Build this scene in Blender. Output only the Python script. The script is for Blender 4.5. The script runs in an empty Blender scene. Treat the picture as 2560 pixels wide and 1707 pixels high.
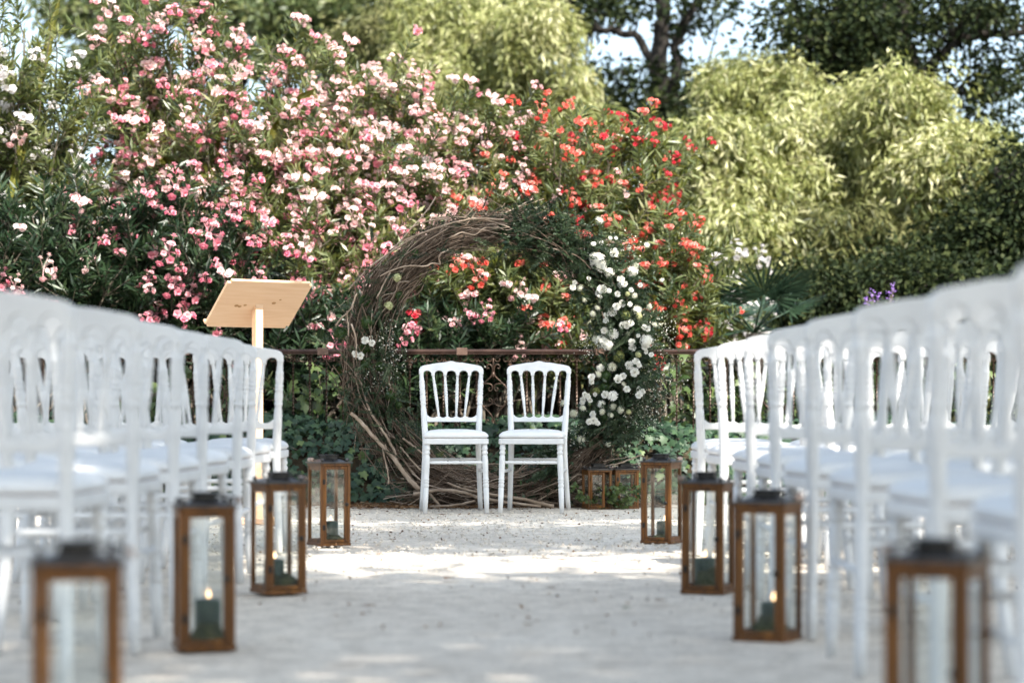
import bpy, bmesh, math, random
import numpy as np
from mathutils import Vector, Matrix

# ------------------------------------------------------------------ camera, sky, sun, exposure
scene = bpy.context.scene
col = scene.collection
R = math.radians
CAM_H = 0.66
F_PX, VX, VY = 6044.0, 1258.0, 1008.0          # focal length and vanishing point in the photograph's pixels

cam_d = bpy.data.cameras.new('camera')
cam_d.sensor_width = 36.0
cam_d.lens = 85.0
cam_d.shift_x = (1280.0 - VX) / 2560.0
cam_d.shift_y = (VY - 853.5) / 2560.0
cam_d.clip_start = 0.05
cam_d.clip_end = 2000.0
cam_d.dof.use_dof = True
cam_d.dof.focus_distance = 13.9
cam_d.dof.aperture_fstop = 2.3
cam = bpy.data.objects.new('camera', cam_d)
col.objects.link(cam)
cam.location = (0, 0, CAM_H)
cam.rotation_euler = (R(90), 0, 0)
scene.camera = cam

SUN_EL, SUN_AZ = 48.0, 150.0                   # azimuth clockwise from +Y: behind the camera, to its right
world = bpy.data.worlds.new('World')
scene.world = world
world.use_nodes = True
wn = world.node_tree
wn.nodes.clear()
sky = wn.nodes.new('ShaderNodeTexSky')
sky.sky_type = 'NISHITA'
sky.sun_disc = False
sky.sun_elevation = R(SUN_EL)
sky.sun_rotation = R(SUN_AZ)
sky.air_density = 0.8
sky.dust_density = 3.0
sky.ozone_density = 1.6
bg = wn.nodes.new('ShaderNodeBackground')
bg.inputs['Strength'].default_value = 0.15
wo = wn.nodes.new('ShaderNodeOutputWorld')
hs = wn.nodes.new('ShaderNodeHueSaturation')     # hazy, milky summer sky
hs.inputs['Saturation'].default_value = 0.62
hs.inputs['Value'].default_value = 1.0
tint = wn.nodes.new('ShaderNodeMixRGB')
tint.blend_type = 'MULTIPLY'
tint.inputs['Fac'].default_value = 1.0
tint.inputs['Color2'].default_value = (0.945, 1.03, 1.02, 1)
wn.links.new(sky.outputs[0], hs.inputs['Color'])
wn.links.new(hs.outputs[0], tint.inputs['Color1'])
wn.links.new(tint.outputs[0], bg.inputs['Color'])
wn.links.new(bg.outputs[0], wo.inputs['Surface'])

to_sun = Vector((math.cos(R(SUN_EL)) * math.sin(R(SUN_AZ)), math.cos(R(SUN_EL)) * math.cos(R(SUN_AZ)), math.sin(R(SUN_EL))))
sun_d = bpy.data.lights.new('sun', 'SUN')
sun_d.energy = 5.0
sun_d.angle = R(0.53)
sun_d.color = (1.0, 0.94, 0.85)
sun = bpy.data.objects.new('sun', sun_d)
col.objects.link(sun)
sun.location = to_sun * 60
sun.rotation_euler = to_sun.to_track_quat('Z', 'Y').to_euler()

scene.view_settings.view_transform = 'Standard'
scene.view_settings.look = 'None'
scene.view_settings.exposure = 1.45
scene.view_settings.gamma = 1.0
scene.view_settings.use_curve_mapping = False
scene.render.engine = 'CYCLES'
cy = scene.cycles
cy.use_denoising = True
cy.max_bounces = 7
cy.diffuse_bounces = 4
cy.glossy_bounces = 3
cy.transmission_bounces = 5
cy.transparent_max_bounces = 12
cy.sample_clamp_indirect = 6.0
cy.caustics_reflective = False
cy.caustics_refractive = False


def at(x, y, Y):
    """photograph pixel + distance -> world point"""
    return Vector(((x - VX) * Y / F_PX, Y, CAM_H + (VY - y) * Y / F_PX))


def on_ground(x, y):
    Y = F_PX * CAM_H / (y - VY)
    return Vector(((x - VX) * Y / F_PX, Y, 0))


# ------------------------------------------------------------------ materials
def new_mat(name):
    m = bpy.data.materials.new(name)
    m.use_nodes = True
    nt = m.node_tree
    for n in list(nt.nodes):
        nt.nodes.remove(n)
    out = nt.nodes.new('ShaderNodeOutputMaterial')
    return m, nt, out


def N(nt, kind, **kw):
    n = nt.nodes.new(kind)
    for k, v in kw.items():
        if k in ('operation', 'blend_type', 'data_type', 'noise_dimensions', 'feature', 'attribute_name', 'wave_type', 'bands_direction', 'musgrave_type'):
            setattr(n, k, v)
        else:
            n.inputs[k].default_value = v
    return n


def ramp(nt, stops, src):
    r = nt.nodes.new('ShaderNodeValToRGB')
    els = r.color_ramp.elements
    while len(els) < len(stops):
        els.new(0.5)
    for e, (p, c) in zip(els, stops):
        e.position = p
        e.color = (c[0], c[1], c[2], 1)
    nt.links.new(src, r.inputs['Fac'])
    return r


def vary(m, lo=0.93):
    nt = m.node_tree
    p = next(n for n in nt.nodes if n.type == 'BSDF_PRINCIPLED')
    src = p.inputs['Base Color'].links[0].from_socket
    oi = nt.nodes.new('ShaderNodeObjectInfo')
    mr = nt.nodes.new('ShaderNodeMapRange')
    mr.inputs['To Min'].default_value = lo
    mr.inputs['To Max'].default_value = 1.0
    nt.links.new(oi.outputs['Random'], mr.inputs['Value'])
    mx = nt.nodes.new('ShaderNodeMixRGB')
    mx.blend_type = 'MULTIPLY'
    mx.inputs['Fac'].default_value = 1.0
    nt.links.new(src, mx.inputs['Color1'])
    nt.links.new(mr.outputs[0], mx.inputs['Color2'])
    nt.links.new(mx.outputs[0], p.inputs['Base Color'])


def noise_mat(name, stops, scale=8.0, detail=6.0, rough=0.6, bump=0.0, bump_scale=60.0, spec=0.4, stretch=None, metallic=0.0, obj_coords=True, dist=0.002):
    m, nt, out = new_mat(name)
    p = N(nt, 'ShaderNodeBsdfPrincipled', Roughness=rough, Metallic=metallic)
    p.inputs['Specular IOR Level'].default_value = spec
    tc = nt.nodes.new('ShaderNodeTexCoord')
    mp = nt.nodes.new('ShaderNodeMapping')
    if stretch:
        mp.inputs['Scale'].default_value = stretch
    nt.links.new(tc.outputs['Object' if obj_coords else 'Generated'], mp.inputs['Vector'])
    n = N(nt, 'ShaderNodeTexNoise', Scale=scale, Detail=detail)
    nt.links.new(mp.outputs[0], n.inputs['Vector'])
    r = ramp(nt, stops, n.outputs['Fac'])
    nt.links.new(r.outputs['Color'], p.inputs['Base Color'])
    if bump:
        n2 = N(nt, 'ShaderNodeTexNoise', Scale=bump_scale, Detail=5.0)
        nt.links.new(mp.outputs[0], n2.inputs['Vector'])
        b = N(nt, 'ShaderNodeBump', Strength=bump, Distance=dist)
        nt.links.new(n2.outputs['Fac'], b.inputs['Height'])
        nt.links.new(b.outputs[0], p.inputs['Normal'])
    nt.links.new(p.outputs[0], out.inputs['Surface'])
    return m


def leaf_mat(name, stops, trans=0.3, rough=0.45, spec=0.4, tcol=None):
    """foliage or petal: colour varies leaf by leaf (attribute rnd), part of the light passes through"""
    m, nt, out = new_mat(name)
    a = nt.nodes.new('ShaderNodeAttribute')
    a.attribute_name = 'rnd'
    r = ramp(nt, stops, a.outputs['Fac'])
    p = N(nt, 'ShaderNodeBsdfPrincipled', Roughness=rough)
    p.inputs['Specular IOR Level'].default_value = spec
    nt.links.new(r.outputs['Color'], p.inputs['Base Color'])
    t = nt.nodes.new('ShaderNodeBsdfTranslucent')
    if tcol:
        mx = N(nt, 'ShaderNodeMixRGB', blend_type='MULTIPLY', Fac=1.0)
        nt.links.new(r.outputs['Color'], mx.inputs['Color1'])
        mx.inputs['Color2'].default_value = (*tcol, 1)
        nt.links.new(mx.outputs[0], t.inputs['Color'])
    else:
        nt.links.new(r.outputs['Color'], t.inputs['Color'])
    mix = N(nt, 'ShaderNodeMixShader', Fac=trans)
    nt.links.new(p.outputs[0], mix.inputs[1])
    nt.links.new(t.outputs[0], mix.inputs[2])
    nt.links.new(mix.outputs[0], out.inputs['Surface'])
    return m


MAT = {}


def ground_material():
    m, nt, out = new_mat('pale_gravel')
    p = N(nt, 'ShaderNodeBsdfPrincipled', Roughness=0.95)
    p.inputs['Specular IOR Level'].default_value = 0.15
    tc = nt.nodes.new('ShaderNodeTexCoord')
    big = N(nt, 'ShaderNodeTexNoise', Scale=0.7, Detail=6.0, Roughness=0.6)
    mid = N(nt, 'ShaderNodeTexNoise', Scale=9.0, Detail=6.0, Roughness=0.65)
    vor = N(nt, 'ShaderNodeTexVoronoi', Scale=95.0)
    for n in (big, mid, vor):
        nt.links.new(tc.outputs['Object'], n.inputs['Vector'])
    r1 = ramp(nt, [(0.3, (0.60, 0.54, 0.47)), (0.5, (0.69, 0.625, 0.545)), (0.7, (0.74, 0.68, 0.60))], big.outputs['Fac'])
    r2 = ramp(nt, [(0.3, (0.62, 0.6, 0.58)), (0.55, (1, 1, 1)), (0.8, (1.08, 1.07, 1.05))], mid.outputs['Fac'])
    r3 = ramp(nt, [(0.0, (0.72, 0.71, 0.69)), (0.5, (1.0, 1.0, 1.0)), (1.0, (1.15, 1.13, 1.1))], vor.outputs['Color'])
    m1 = N(nt, 'ShaderNodeMixRGB', blend_type='MULTIPLY', Fac=0.8)
    nt.links.new(r1.outputs[0], m1.inputs[1]); nt.links.new(r2.outputs[0], m1.inputs[2])
    m2 = N(nt, 'ShaderNodeMixRGB', blend_type='MULTIPLY', Fac=0.9)
    nt.links.new(m1.outputs[0], m2.inputs[1]); nt.links.new(r3.outputs[0], m2.inputs[2])
    nt.links.new(m2.outputs[0], p.inputs['Base Color'])
    b1 = N(nt, 'ShaderNodeBump', Strength=0.8, Distance=0.012)
    nt.links.new(mid.outputs['Fac'], b1.inputs['Height'])
    b2 = N(nt, 'ShaderNodeBump', Strength=0.7, Distance=0.004)
    nt.links.new(vor.outputs['Distance'], b2.inputs['Height'])
    nt.links.new(b1.outputs[0], b2.inputs['Normal'])
    nt.links.new(b2.outputs[0], p.inputs['Normal'])
    nt.links.new(p.outputs[0], out.inputs['Surface'])
    return m


def glass_material():
    m, nt, out = new_mat('lantern_glass')
    tr = nt.nodes.new('ShaderNodeBsdfTransparent')
    tr.inputs['Color'].default_value = (0.975, 0.985, 0.98, 1)
    gl = N(nt, 'ShaderNodeBsdfGlossy', Roughness=0.03)
    ge = nt.nodes.new('ShaderNodeNewGeometry')
    dt = N(nt, 'ShaderNodeVectorMath', operation='DOT_PRODUCT')
    nt.links.new(ge.outputs['Normal'], dt.inputs[0])
    nt.links.new(ge.outputs['Incoming'], dt.inputs[1])
    ab = N(nt, 'ShaderNodeMath', operation='ABSOLUTE')
    nt.links.new(dt.outputs['Value'], ab.inputs[0])
    om = N(nt, 'ShaderNodeMath', operation='SUBTRACT')
    om.inputs[0].default_value = 1.0
    nt.links.new(ab.outputs[0], om.inputs[1])
    pw = N(nt, 'ShaderNodeMath', operation='POWER')
    nt.links.new(om.outputs[0], pw.inputs[0])
    pw.inputs[1].default_value = 5.0
    fr = N(nt, 'ShaderNodeMath', operation='MULTIPLY_ADD')
    nt.links.new(pw.outputs[0], fr.inputs[0])
    fr.inputs[1].default_value = 0.6
    fr.inputs[2].default_value = 0.03
    mx = nt.nodes.new('ShaderNodeMixShader')
    nt.links.new(fr.outputs[0], mx.inputs[0])
    nt.links.new(tr.outputs[0], mx.inputs[1])
    nt.links.new(gl.outputs[0], mx.inputs[2])
    nt.links.new(mx.outputs[0], out.inputs['Surface'])
    return m


def flame_material():
    m, nt, out = new_mat('candle_flame')
    e = N(nt, 'ShaderNodeEmission', Strength=2.2)
    e.inputs['Color'].default_value = (1.0, 0.62, 0.32, 1)
    nt.links.new(e.outputs[0], out.inputs['Surface'])
    return m


def wood_mat(name, c1, c2, c3, rough=0.5, stretch=(30, 30, 2.5), spec=0.4):
    return noise_mat(name, [(0.3, c1), (0.5, c2), (0.72, c3)], scale=2.2, detail=8, rough=rough, bump=0.25, bump_scale=6, spec=spec, stretch=stretch, dist=0.001)


MAT['gravel'] = ground_material()
MAT['soil'] = noise_mat('garden_soil', [(0.3, (0.02, 0.015, 0.009)), (0.55, (0.04, 0.032, 0.02)), (0.8, (0.06, 0.055, 0.028))], scale=3, rough=0.95, bump=0.8, bump_scale=20, dist=0.03, spec=0.1)
MAT['white_paint'] = noise_mat('white_chair_paint', [(0.3, (0.64, 0.64, 0.64)), (0.6, (0.71, 0.71, 0.705)), (0.8, (0.74, 0.74, 0.735))], scale=14, rough=0.42, bump=0.12, bump_scale=90, spec=0.4, dist=0.001)
MAT['cushion'] = noise_mat('white_leatherette', [(0.3, (0.70, 0.70, 0.70)), (0.7, (0.77, 0.77, 0.765))], scale=6, rough=0.5, bump=0.2, bump_scale=120, spec=0.35, dist=0.001)
vary(MAT['white_paint'], 0.92)
vary(MAT['cushion'], 0.92)
MAT['seam'] = noise_mat('beige_seam', [(0.3, (0.32, 0.27, 0.25)), (0.7, (0.42, 0.36, 0.33))], scale=6, rough=0.8)  # beige band between seat frame and cushion
MAT['lantern_wood'] = wood_mat('honey_stained_wood', (0.055, 0.02, 0.004), (0.15, 0.056, 0.009), (0.27, 0.108, 0.017), rough=0.45)
vary(MAT['lantern_wood'], 0.72)
MAT['dark_metal'] = noise_mat('blackened_metal', [(0.3, (0.02, 0.02, 0.02)), (0.7, (0.055, 0.05, 0.045))], scale=30, rough=0.45, metallic=0.7, bump=0.2, bump_scale=60)
MAT['roof_metal'] = noise_mat('worn_tin', [(0.3, (0.05, 0.048, 0.045)), (0.6, (0.11, 0.1, 0.095)), (0.8, (0.25, 0.23, 0.21))], scale=18, rough=0.35, metallic=0.8, bump=0.2, bump_scale=60)
MAT['pink_wood'] = wood_mat('pale_grip_wood', (0.35, 0.24, 0.19), (0.48, 0.34, 0.27), (0.55, 0.42, 0.35))
MAT['glass'] = glass_material()
MAT['flame'] = flame_material()
MAT['wax'] = noise_mat('dark_green_wax', [(0.3, (0.012, 0.03, 0.022)), (0.7, (0.03, 0.062, 0.042))], scale=20, rough=0.5, bump=0.2, bump_scale=60)
MAT['moss'] = noise_mat('dark_moss', [(0.3, (0.012, 0.018, 0.005)), (0.55, (0.035, 0.045, 0.012)), (0.8, (0.09, 0.07, 0.03))], scale=30, rough=0.95, bump=1.0, bump_scale=90, dist=0.01)
MAT['wick'] = noise_mat('burnt_wick', [(0.3, (0.01, 0.01, 0.01)), (0.7, (0.03, 0.02, 0.02))], scale=20, rough=0.9)
MAT['pine'] = wood_mat('pale_pine', (0.66, 0.42, 0.25), (0.70, 0.46, 0.28), (0.73, 0.50, 0.32), rough=0.6, stretch=(2.0, 20, 20))
MAT['knot'] = noise_mat('pine_knot', [(0.3, (0.3, 0.14, 0.045)), (0.7, (0.45, 0.24, 0.09))], scale=60, rough=0.6)
MAT['iron'] = noise_mat('brown_wrought_iron', [(0.3, (0.022, 0.014, 0.01)), (0.55, (0.05, 0.03, 0.02)), (0.8, (0.1, 0.055, 0.032))], scale=40, rough=0.45, metallic=0.5, bump=0.4, bump_scale=150)
MAT['iron_rail'] = noise_mat('bronze_handrail', [(0.3, (0.03, 0.016, 0.012)), (0.7, (0.07, 0.04, 0.03))], scale=12, rough=0.3, metallic=0.5, bump=0.1, bump_scale=80)
MAT['iron_collar'] = noise_mat('lit_collar', [(0.3, (0.1, 0.06, 0.045)), (0.7, (0.2, 0.13, 0.1))], scale=20, rough=0.35, metallic=0.5)  # paler than the rail: light caught by the collars, put into the colour
MAT['bark_dark'] = noise_mat('dark_bark', [(0.3, (0.010, 0.008, 0.007)), (0.7, (0.03, 0.025, 0.02))], scale=5, rough=0.95, bump=0.8, bump_scale=18, stretch=(3, 3, 0.6), dist=0.03)
MAT['bark_grey'] = noise_mat('grey_stem_bark', [(0.3, (0.05, 0.04, 0.03)), (0.7, (0.14, 0.115, 0.085))], scale=14, rough=0.9, bump=0.5, bump_scale=40)
MAT['culm'] = noise_mat('bamboo_culm', [(0.3, (0.1, 0.1, 0.035)), (0.7, (0.2, 0.19, 0.07))], scale=6, rough=0.5)
MAT['branch_pale'] = noise_mat('pale_dry_branch', [(0.25, (0.14, 0.095, 0.065)), (0.5, (0.3, 0.225, 0.165)), (0.75, (0.42, 0.335, 0.265))], scale=16, rough=0.85, bump=0.5, bump_scale=50, stretch=(1, 1, 1))
MAT['twig'] = leaf_mat('brown_twigs', [(0.0, (0.04, 0.028, 0.02)), (0.45, (0.135, 0.095, 0.068)), (0.75, (0.26, 0.195, 0.15)), (1.0, (0.44, 0.35, 0.28))], trans=0.0, rough=0.85, spec=0.2)
MAT['fibre'] = leaf_mat('rust_moss_fibre', [(0.0, (0.03, 0.013, 0.006)), (0.5, (0.085, 0.035, 0.013)), (1.0, (0.17, 0.08, 0.03))], trans=0.1, rough=0.9, spec=0.1)
MAT['litter'] = leaf_mat('dry_litter', [(0.0, (0.05, 0.025, 0.012)), (0.5, (0.13, 0.065, 0.03)), (1.0, (0.3, 0.2, 0.12))], trans=0.1, rough=0.9, spec=0.1)
MAT['ivy'] = leaf_mat('ivy_leaf', [(0.0, (0.010, 0.026, 0.014)), (0.5, (0.022, 0.05, 0.025)), (0.85, (0.045, 0.082, 0.036)), (1.0, (0.09, 0.13, 0.04))], trans=0.12, rough=0.5, spec=0.3)
MAT['fern'] = leaf_mat('fern_green', [(0.0, (0.012, 0.025, 0.012)), (0.6, (0.035, 0.06, 0.025)), (1.0, (0.09, 0.12, 0.06))], trans=0.25)
MAT['ruscus'] = leaf_mat('dark_glossy_leaf', [(0.0, (0.01, 0.022, 0.01)), (0.6, (0.025, 0.05, 0.02)), (1.0, (0.05, 0.085, 0.035))], trans=0.15, rough=0.35)
MAT['ball'] = leaf_mat('moss_green_ball', [(0.0, (0.02, 0.045, 0.010)), (0.6, (0.05, 0.095, 0.02)), (1.0, (0.1, 0.15, 0.035))], trans=0.15)
MAT['ball_lime'] = leaf_mat('lime_green_ball', [(0.0, (0.12, 0.14, 0.035)), (0.6, (0.24, 0.26, 0.08)), (1.0, (0.42, 0.42, 0.2))], trans=0.15)
MAT['petal'] = leaf_mat('cream_petal', [(0.0, (0.6, 0.58, 0.46)), (0.4, (0.78, 0.76, 0.69)), (1.0, (0.85, 0.84, 0.8))], trans=0.25, rough=0.6, spec=0.2)
MAT['petal_lace'] = leaf_mat('lace_petal', [(0.0, (0.34, 0.36, 0.2)), (0.4, (0.64, 0.62, 0.5)), (1.0, (0.8, 0.78, 0.72))], trans=0.25, rough=0.6, spec=0.2)
MAT['petal_lime'] = leaf_mat('pale_lime_petal', [(0.0, (0.35, 0.36, 0.16)), (1.0, (0.6, 0.6, 0.34))], trans=0.25, rough=0.6, spec=0.2)

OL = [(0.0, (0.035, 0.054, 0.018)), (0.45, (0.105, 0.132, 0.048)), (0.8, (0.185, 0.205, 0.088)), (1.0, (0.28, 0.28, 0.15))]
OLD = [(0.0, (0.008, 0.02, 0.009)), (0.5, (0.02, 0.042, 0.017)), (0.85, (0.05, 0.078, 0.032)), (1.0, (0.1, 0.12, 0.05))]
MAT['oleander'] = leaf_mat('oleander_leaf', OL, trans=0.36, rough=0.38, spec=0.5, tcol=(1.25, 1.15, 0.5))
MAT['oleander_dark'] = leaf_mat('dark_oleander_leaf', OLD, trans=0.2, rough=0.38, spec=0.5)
MAT['fl_pink'] = leaf_mat('pink_petal', [(0.0, (0.68, 0.15, 0.24)), (0.4, (0.76, 0.30, 0.37)), (0.75, (0.8, 0.46, 0.49)), (1.0, (0.82, 0.6, 0.59))], trans=0.35, rough=0.7, spec=0.15)
MAT['fl_pale'] = leaf_mat('pale_pink_petal', [(0.0, (0.76, 0.36, 0.4)), (0.3, (0.81, 0.53, 0.53)), (0.75, (0.84, 0.66, 0.63)), (1.0, (0.85, 0.75, 0.7))], trans=0.35, rough=0.7, spec=0.15)
MAT['fl_coral'] = leaf_mat('coral_petal', [(0.0, (0.68, 0.06, 0.05)), (0.5, (0.76, 0.16, 0.12)), (1.0, (0.8, 0.42, 0.36))], trans=0.35, rough=0.7, spec=0.15)
MAT['fl_red'] = leaf_mat('red_petal', [(0.0, (0.5, 0.012, 0.04)), (0.6, (0.66, 0.06, 0.085)), (1.0, (0.76, 0.22, 0.2))], trans=0.35, rough=0.7, spec=0.15)
MAT['fl_white'] = leaf_mat('white_petal', [(0.0, (0.65, 0.6, 0.58)), (1.0, (0.82, 0.8, 0.8))], trans=0.35, rough=0.7, spec=0.15)
MAT['fl_violet'] = leaf_mat('violet_petal', [(0.0, (0.22, 0.1, 0.42)), (1.0, (0.42, 0.28, 0.62))], trans=0.3, rough=0.7, spec=0.15)
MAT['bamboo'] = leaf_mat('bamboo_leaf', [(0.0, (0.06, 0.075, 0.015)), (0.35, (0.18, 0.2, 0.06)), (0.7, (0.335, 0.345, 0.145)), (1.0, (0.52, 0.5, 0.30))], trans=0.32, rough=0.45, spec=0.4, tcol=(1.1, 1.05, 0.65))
MAT['bamboo_deep'] = leaf_mat('deep_bamboo_leaf', [(0.0, (0.03, 0.04, 0.01)), (0.5, (0.085, 0.094, 0.028)), (1.0, (0.19, 0.185, 0.075))], trans=0.3, rough=0.5, spec=0.3)  # deep green leaf, also carrying the low clump's shade in its colour
MAT['tree_dark'] = leaf_mat('dark_tree_leaf', [(0.0, (0.006, 0.011, 0.004)), (0.6, (0.018, 0.028, 0.010)), (1.0, (0.055, 0.066, 0.022))], trans=0.22, rough=0.6, spec=0.12)
MAT['tree_mid'] = leaf_mat('mid_tree_leaf', [(0.0, (0.035, 0.055, 0.018)), (0.6, (0.085, 0.11, 0.036)), (1.0, (0.17, 0.18, 0.07))], trans=0.28, rough=0.45, spec=0.35)
MAT['shade_leaf'] = leaf_mat('shade_tree_leaf', [(0.0, (0.03, 0.045, 0.02)), (1.0, (0.06, 0.08, 0.035))], trans=0.1, rough=0.5)
MAT['palm'] = leaf_mat('fan_palm_leaf', [(0.0, (0.012, 0.03, 0.017)), (1.0, (0.045, 0.08, 0.045))], trans=0.12, rough=0.35, spec=0.5)
MAT['banana'] = leaf_mat('banana_leaf', [(0.0, (0.06, 0.07, 0.012)), (0.5, (0.12, 0.12, 0.022)), (1.0, (0.19, 0.17, 0.04))], trans=0.3, rough=0.4, spec=0.4, tcol=(1.2, 1.1, 0.4))
MAT['vine'] = leaf_mat('broad_vine_leaf', [(0.0, (0.02, 0.04, 0.01)), (0.6, (0.05, 0.085, 0.022)), (1.0, (0.12, 0.16, 0.05))], trans=0.3, rough=0.4, spec=0.4)
MAT['treeline'] = leaf_mat('far_tree_leaf', [(0.0, (0.012, 0.02, 0.008)), (0.6, (0.035, 0.05, 0.02)), (1.0, (0.08, 0.09, 0.035))], trans=0.2, rough=0.5, spec=0.2)
MAT['dry_leaf'] = noise_mat('dry_leaf', [(0.3, (0.12, 0.06, 0.03)), (0.7, (0.26, 0.16, 0.09))], scale=30, rough=0.9)
MAT['green_leaf'] = noise_mat('fallen_green_leaf', [(0.3, (0.06, 0.075, 0.02)), (0.7, (0.16, 0.16, 0.05))], scale=30, rough=0.8)


# ------------------------------------------------------------------ mesh helpers
class MB:
    """collects triangles; build() links them as ONE mesh object"""

    def __init__(self):
        self.v, self.f, self.r, self.n = [], [], [], 0

    def add(self, v, f, rnd=0.5):
        v = np.asarray(v, dtype=np.float64).reshape(-1, 3)
        f = np.asarray(f, dtype=np.int64).reshape(-1, 3)
        self.v.append(v)
        self.f.append(f + self.n)
        self.r.append(np.broadcast_to(np.asarray(rnd, dtype=np.float64), (len(v),)))
        self.n += len(v)
        return self

    def tube(self, path, rad, sides=8, rnd=0.5, cap=True, rot=0.0):
        P = np.asarray([tuple(p) for p in path], dtype=np.float64)
        n = len(P)
        rad = np.broadcast_to(np.asarray(rad, dtype=np.float64), (n,))
        T = np.gradient(P, axis=0)
        T /= np.linalg.norm(T, axis=1)[:, None] + 1e-12
        mean = np.abs(T).mean(axis=0)
        ref = np.eye(3)[int(np.argmin(mean))]
        A = np.cross(T, ref)
        A /= np.linalg.norm(A, axis=1)[:, None] + 1e-12
        B = np.cross(T, A)
        ang = rot + np.arange(sides) * 2 * math.pi / sides
        V = P[:, None, :] + rad[:, None, None] * (np.cos(ang)[None, :, None] * A[:, None, :] + np.sin(ang)[None, :, None] * B[:, None, :])
        V = V.reshape(-1, 3)
        i = np.arange(n - 1)[:, None] * sides
        j = np.arange(sides)[None, :]
        k = (j + 1) % sides
        a, b, c, d = (i + j).ravel(), (i + k).ravel(), (i + sides + k).ravel(), (i + sides + j).ravel()
        Fc = [np.stack([a, b, c], 1), np.stack([a, c, d], 1)]
        if cap:
            t = np.arange(1, sides - 1)
            Fc.append(np.stack([np.zeros_like(t), t + 1, t], 1))
            o = (n - 1) * sides
            Fc.append(np.stack([np.full_like(t, o), o + t, o + t + 1], 1))
        return self.add(V, np.concatenate(Fc), rnd)

    def lathe(self, prof, center=(0, 0, 0), sides=16, rnd=0.5):
        """prof: list of (radius, z)"""
        pts = [(center[0], center[1], center[2] + z) for _, z in prof]
        P = np.array(pts)
        ang = np.arange(sides) * 2 * math.pi / sides
        rad = np.array([p[0] for p in prof])
        V = P[:, None, :] + rad[:, None, None] * np.stack([np.cos(ang), np.sin(ang), 0 * ang], 1)[None]
        n = len(prof)
        V = V.reshape(-1, 3)
        i = np.arange(n - 1)[:, None] * sides
        j = np.arange(sides)[None, :]
        k = (j + 1) % sides
        a, b, c, d = (i + j).ravel(), (i + k).ravel(), (i + sides + k).ravel(), (i + sides + j).ravel()
        t = np.arange(1, sides - 1)
        o = (n - 1) * sides
        Fc = np.concatenate([np.stack([a, b, c], 1), np.stack([a, c, d], 1), np.stack([0 * t, t + 1, t], 1), np.stack([o + 0 * t, o + t, o + t + 1], 1)])
        return self.add(V, Fc, rnd)

    def box(self, c, s, bevel=0.0, mat=None):
        bm = bmesh.new()
        bmesh.ops.create_cube(bm, size=1.0)
        for v in bm.verts:
            v.co = Vector((v.co.x * s[0], v.co.y * s[1], v.co.z * s[2]))
        if bevel:
            bmesh.ops.bevel(bm, geom=list(bm.edges), offset=bevel, segments=1, affect='EDGES', profile=0.5)
        bmesh.ops.triangulate(bm, faces=bm.faces)
        bm.verts.index_update()
        V = np.array([tuple(v.co) for v in bm.verts])
        Fc = np.array([[v.index for v in f.verts] for f in bm.faces])
        bm.free()
        if mat is not None:
            V = V @ np.array(mat.to_3x3()).T + np.array(mat.to_translation())
        return self.add(V + np.array(tuple(c)), Fc)

    def build(self, name, mat, parent=None, smooth=True):
        me = mesh_from(name, np.concatenate(self.v), np.concatenate(self.f), np.concatenate(self.r), mat, smooth)
        return link(name, me, parent)


def mesh_from(name, V, Fc, rnd, mat, smooth=True):
    me = bpy.data.meshes.new(name)
    nv, nf = len(V), len(Fc)
    me.vertices.add(nv)
    me.vertices.foreach_set('co', np.ascontiguousarray(V, dtype=np.float32).ravel())
    me.loops.add(nf * 3)
    me.loops.foreach_set('vertex_index', np.ascontiguousarray(Fc, dtype=np.int32).ravel())
    me.polygons.add(nf)
    me.polygons.foreach_set('loop_start', np.arange(nf, dtype=np.int32) * 3)
    me.update(calc_edges=True)
    me.polygons.foreach_set('use_smooth', np.full(nf, smooth))
    a = me.attributes.new('rnd', 'FLOAT', 'POINT')
    a.data.foreach_set('value', np.ascontiguousarray(rnd, dtype=np.float32))
    me.materials.append(MAT[mat])
    me.validate()
    return me


def link(name, me, parent=None, loc=None, rot=None, scale=None):
    o = bpy.data.objects.new(name, me)
    col.objects.link(o)
    if parent is not None:
        o.parent = parent
    if loc is not None:
        o.location = loc
    if rot is not None:
        o.rotation_euler = rot
    if scale is not None:
        o.scale = (scale,) * 3 if isinstance(scale, (int, float)) else scale
    return o


def tag(o, label=None, cat=None, group=None, kind=None):
    if label: o['label'] = label
    if cat: o['category'] = cat
    if group: o['group'] = group
    if kind: o['kind'] = kind
    return o


def thing(name, label, cat, loc=(0, 0, 0), rotz=0.0, group=None):
    o = bpy.data.objects.new(name, None)
    col.objects.link(o)
    o.empty_display_size = 0.1
    o.location = loc
    o.rotation_euler = (0, 0, rotz)
    return tag(o, label, cat, group)


def copy_tree(o, parent=None):
    c = o.copy()
    col.objects.link(c)
    c.parent = parent
    for ch in o.children:
        copy_tree(ch, c)
    return c


def unit(a):
    return a / (np.linalg.norm(a, axis=-1, keepdims=True) + 1e-12)


def frames(D, rng, up=None, upw=0.0):
    """rotation matrices with columns side, along D, normal"""
    n = len(D)
    D = unit(D)
    ref = rng.normal(size=(n, 3))
    if up is not None:
        ref = unit(ref) * (1 - upw) + np.asarray(up) * upw
    S = unit(np.cross(D, ref))
    Nn = np.cross(S, D)
    return np.stack([S, D, Nn], axis=2)


def scatter(tv, tf, P, M, rnd, out=None):
    """copy a template (tv, tf) to every point P with matrix M -> arrays"""
    tv = np.asarray(tv, float); tf = np.asarray(tf, int)
    n, m = len(P), len(tv)
    V = np.einsum('nij,mj->nmi', M, tv) + P[:, None, :]
    Fc = tf[None] + (np.arange(n) * m)[:, None, None]
    r = np.repeat(rnd, m)
    return V.reshape(-1, 3), Fc.reshape(-1, 3), r


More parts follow.
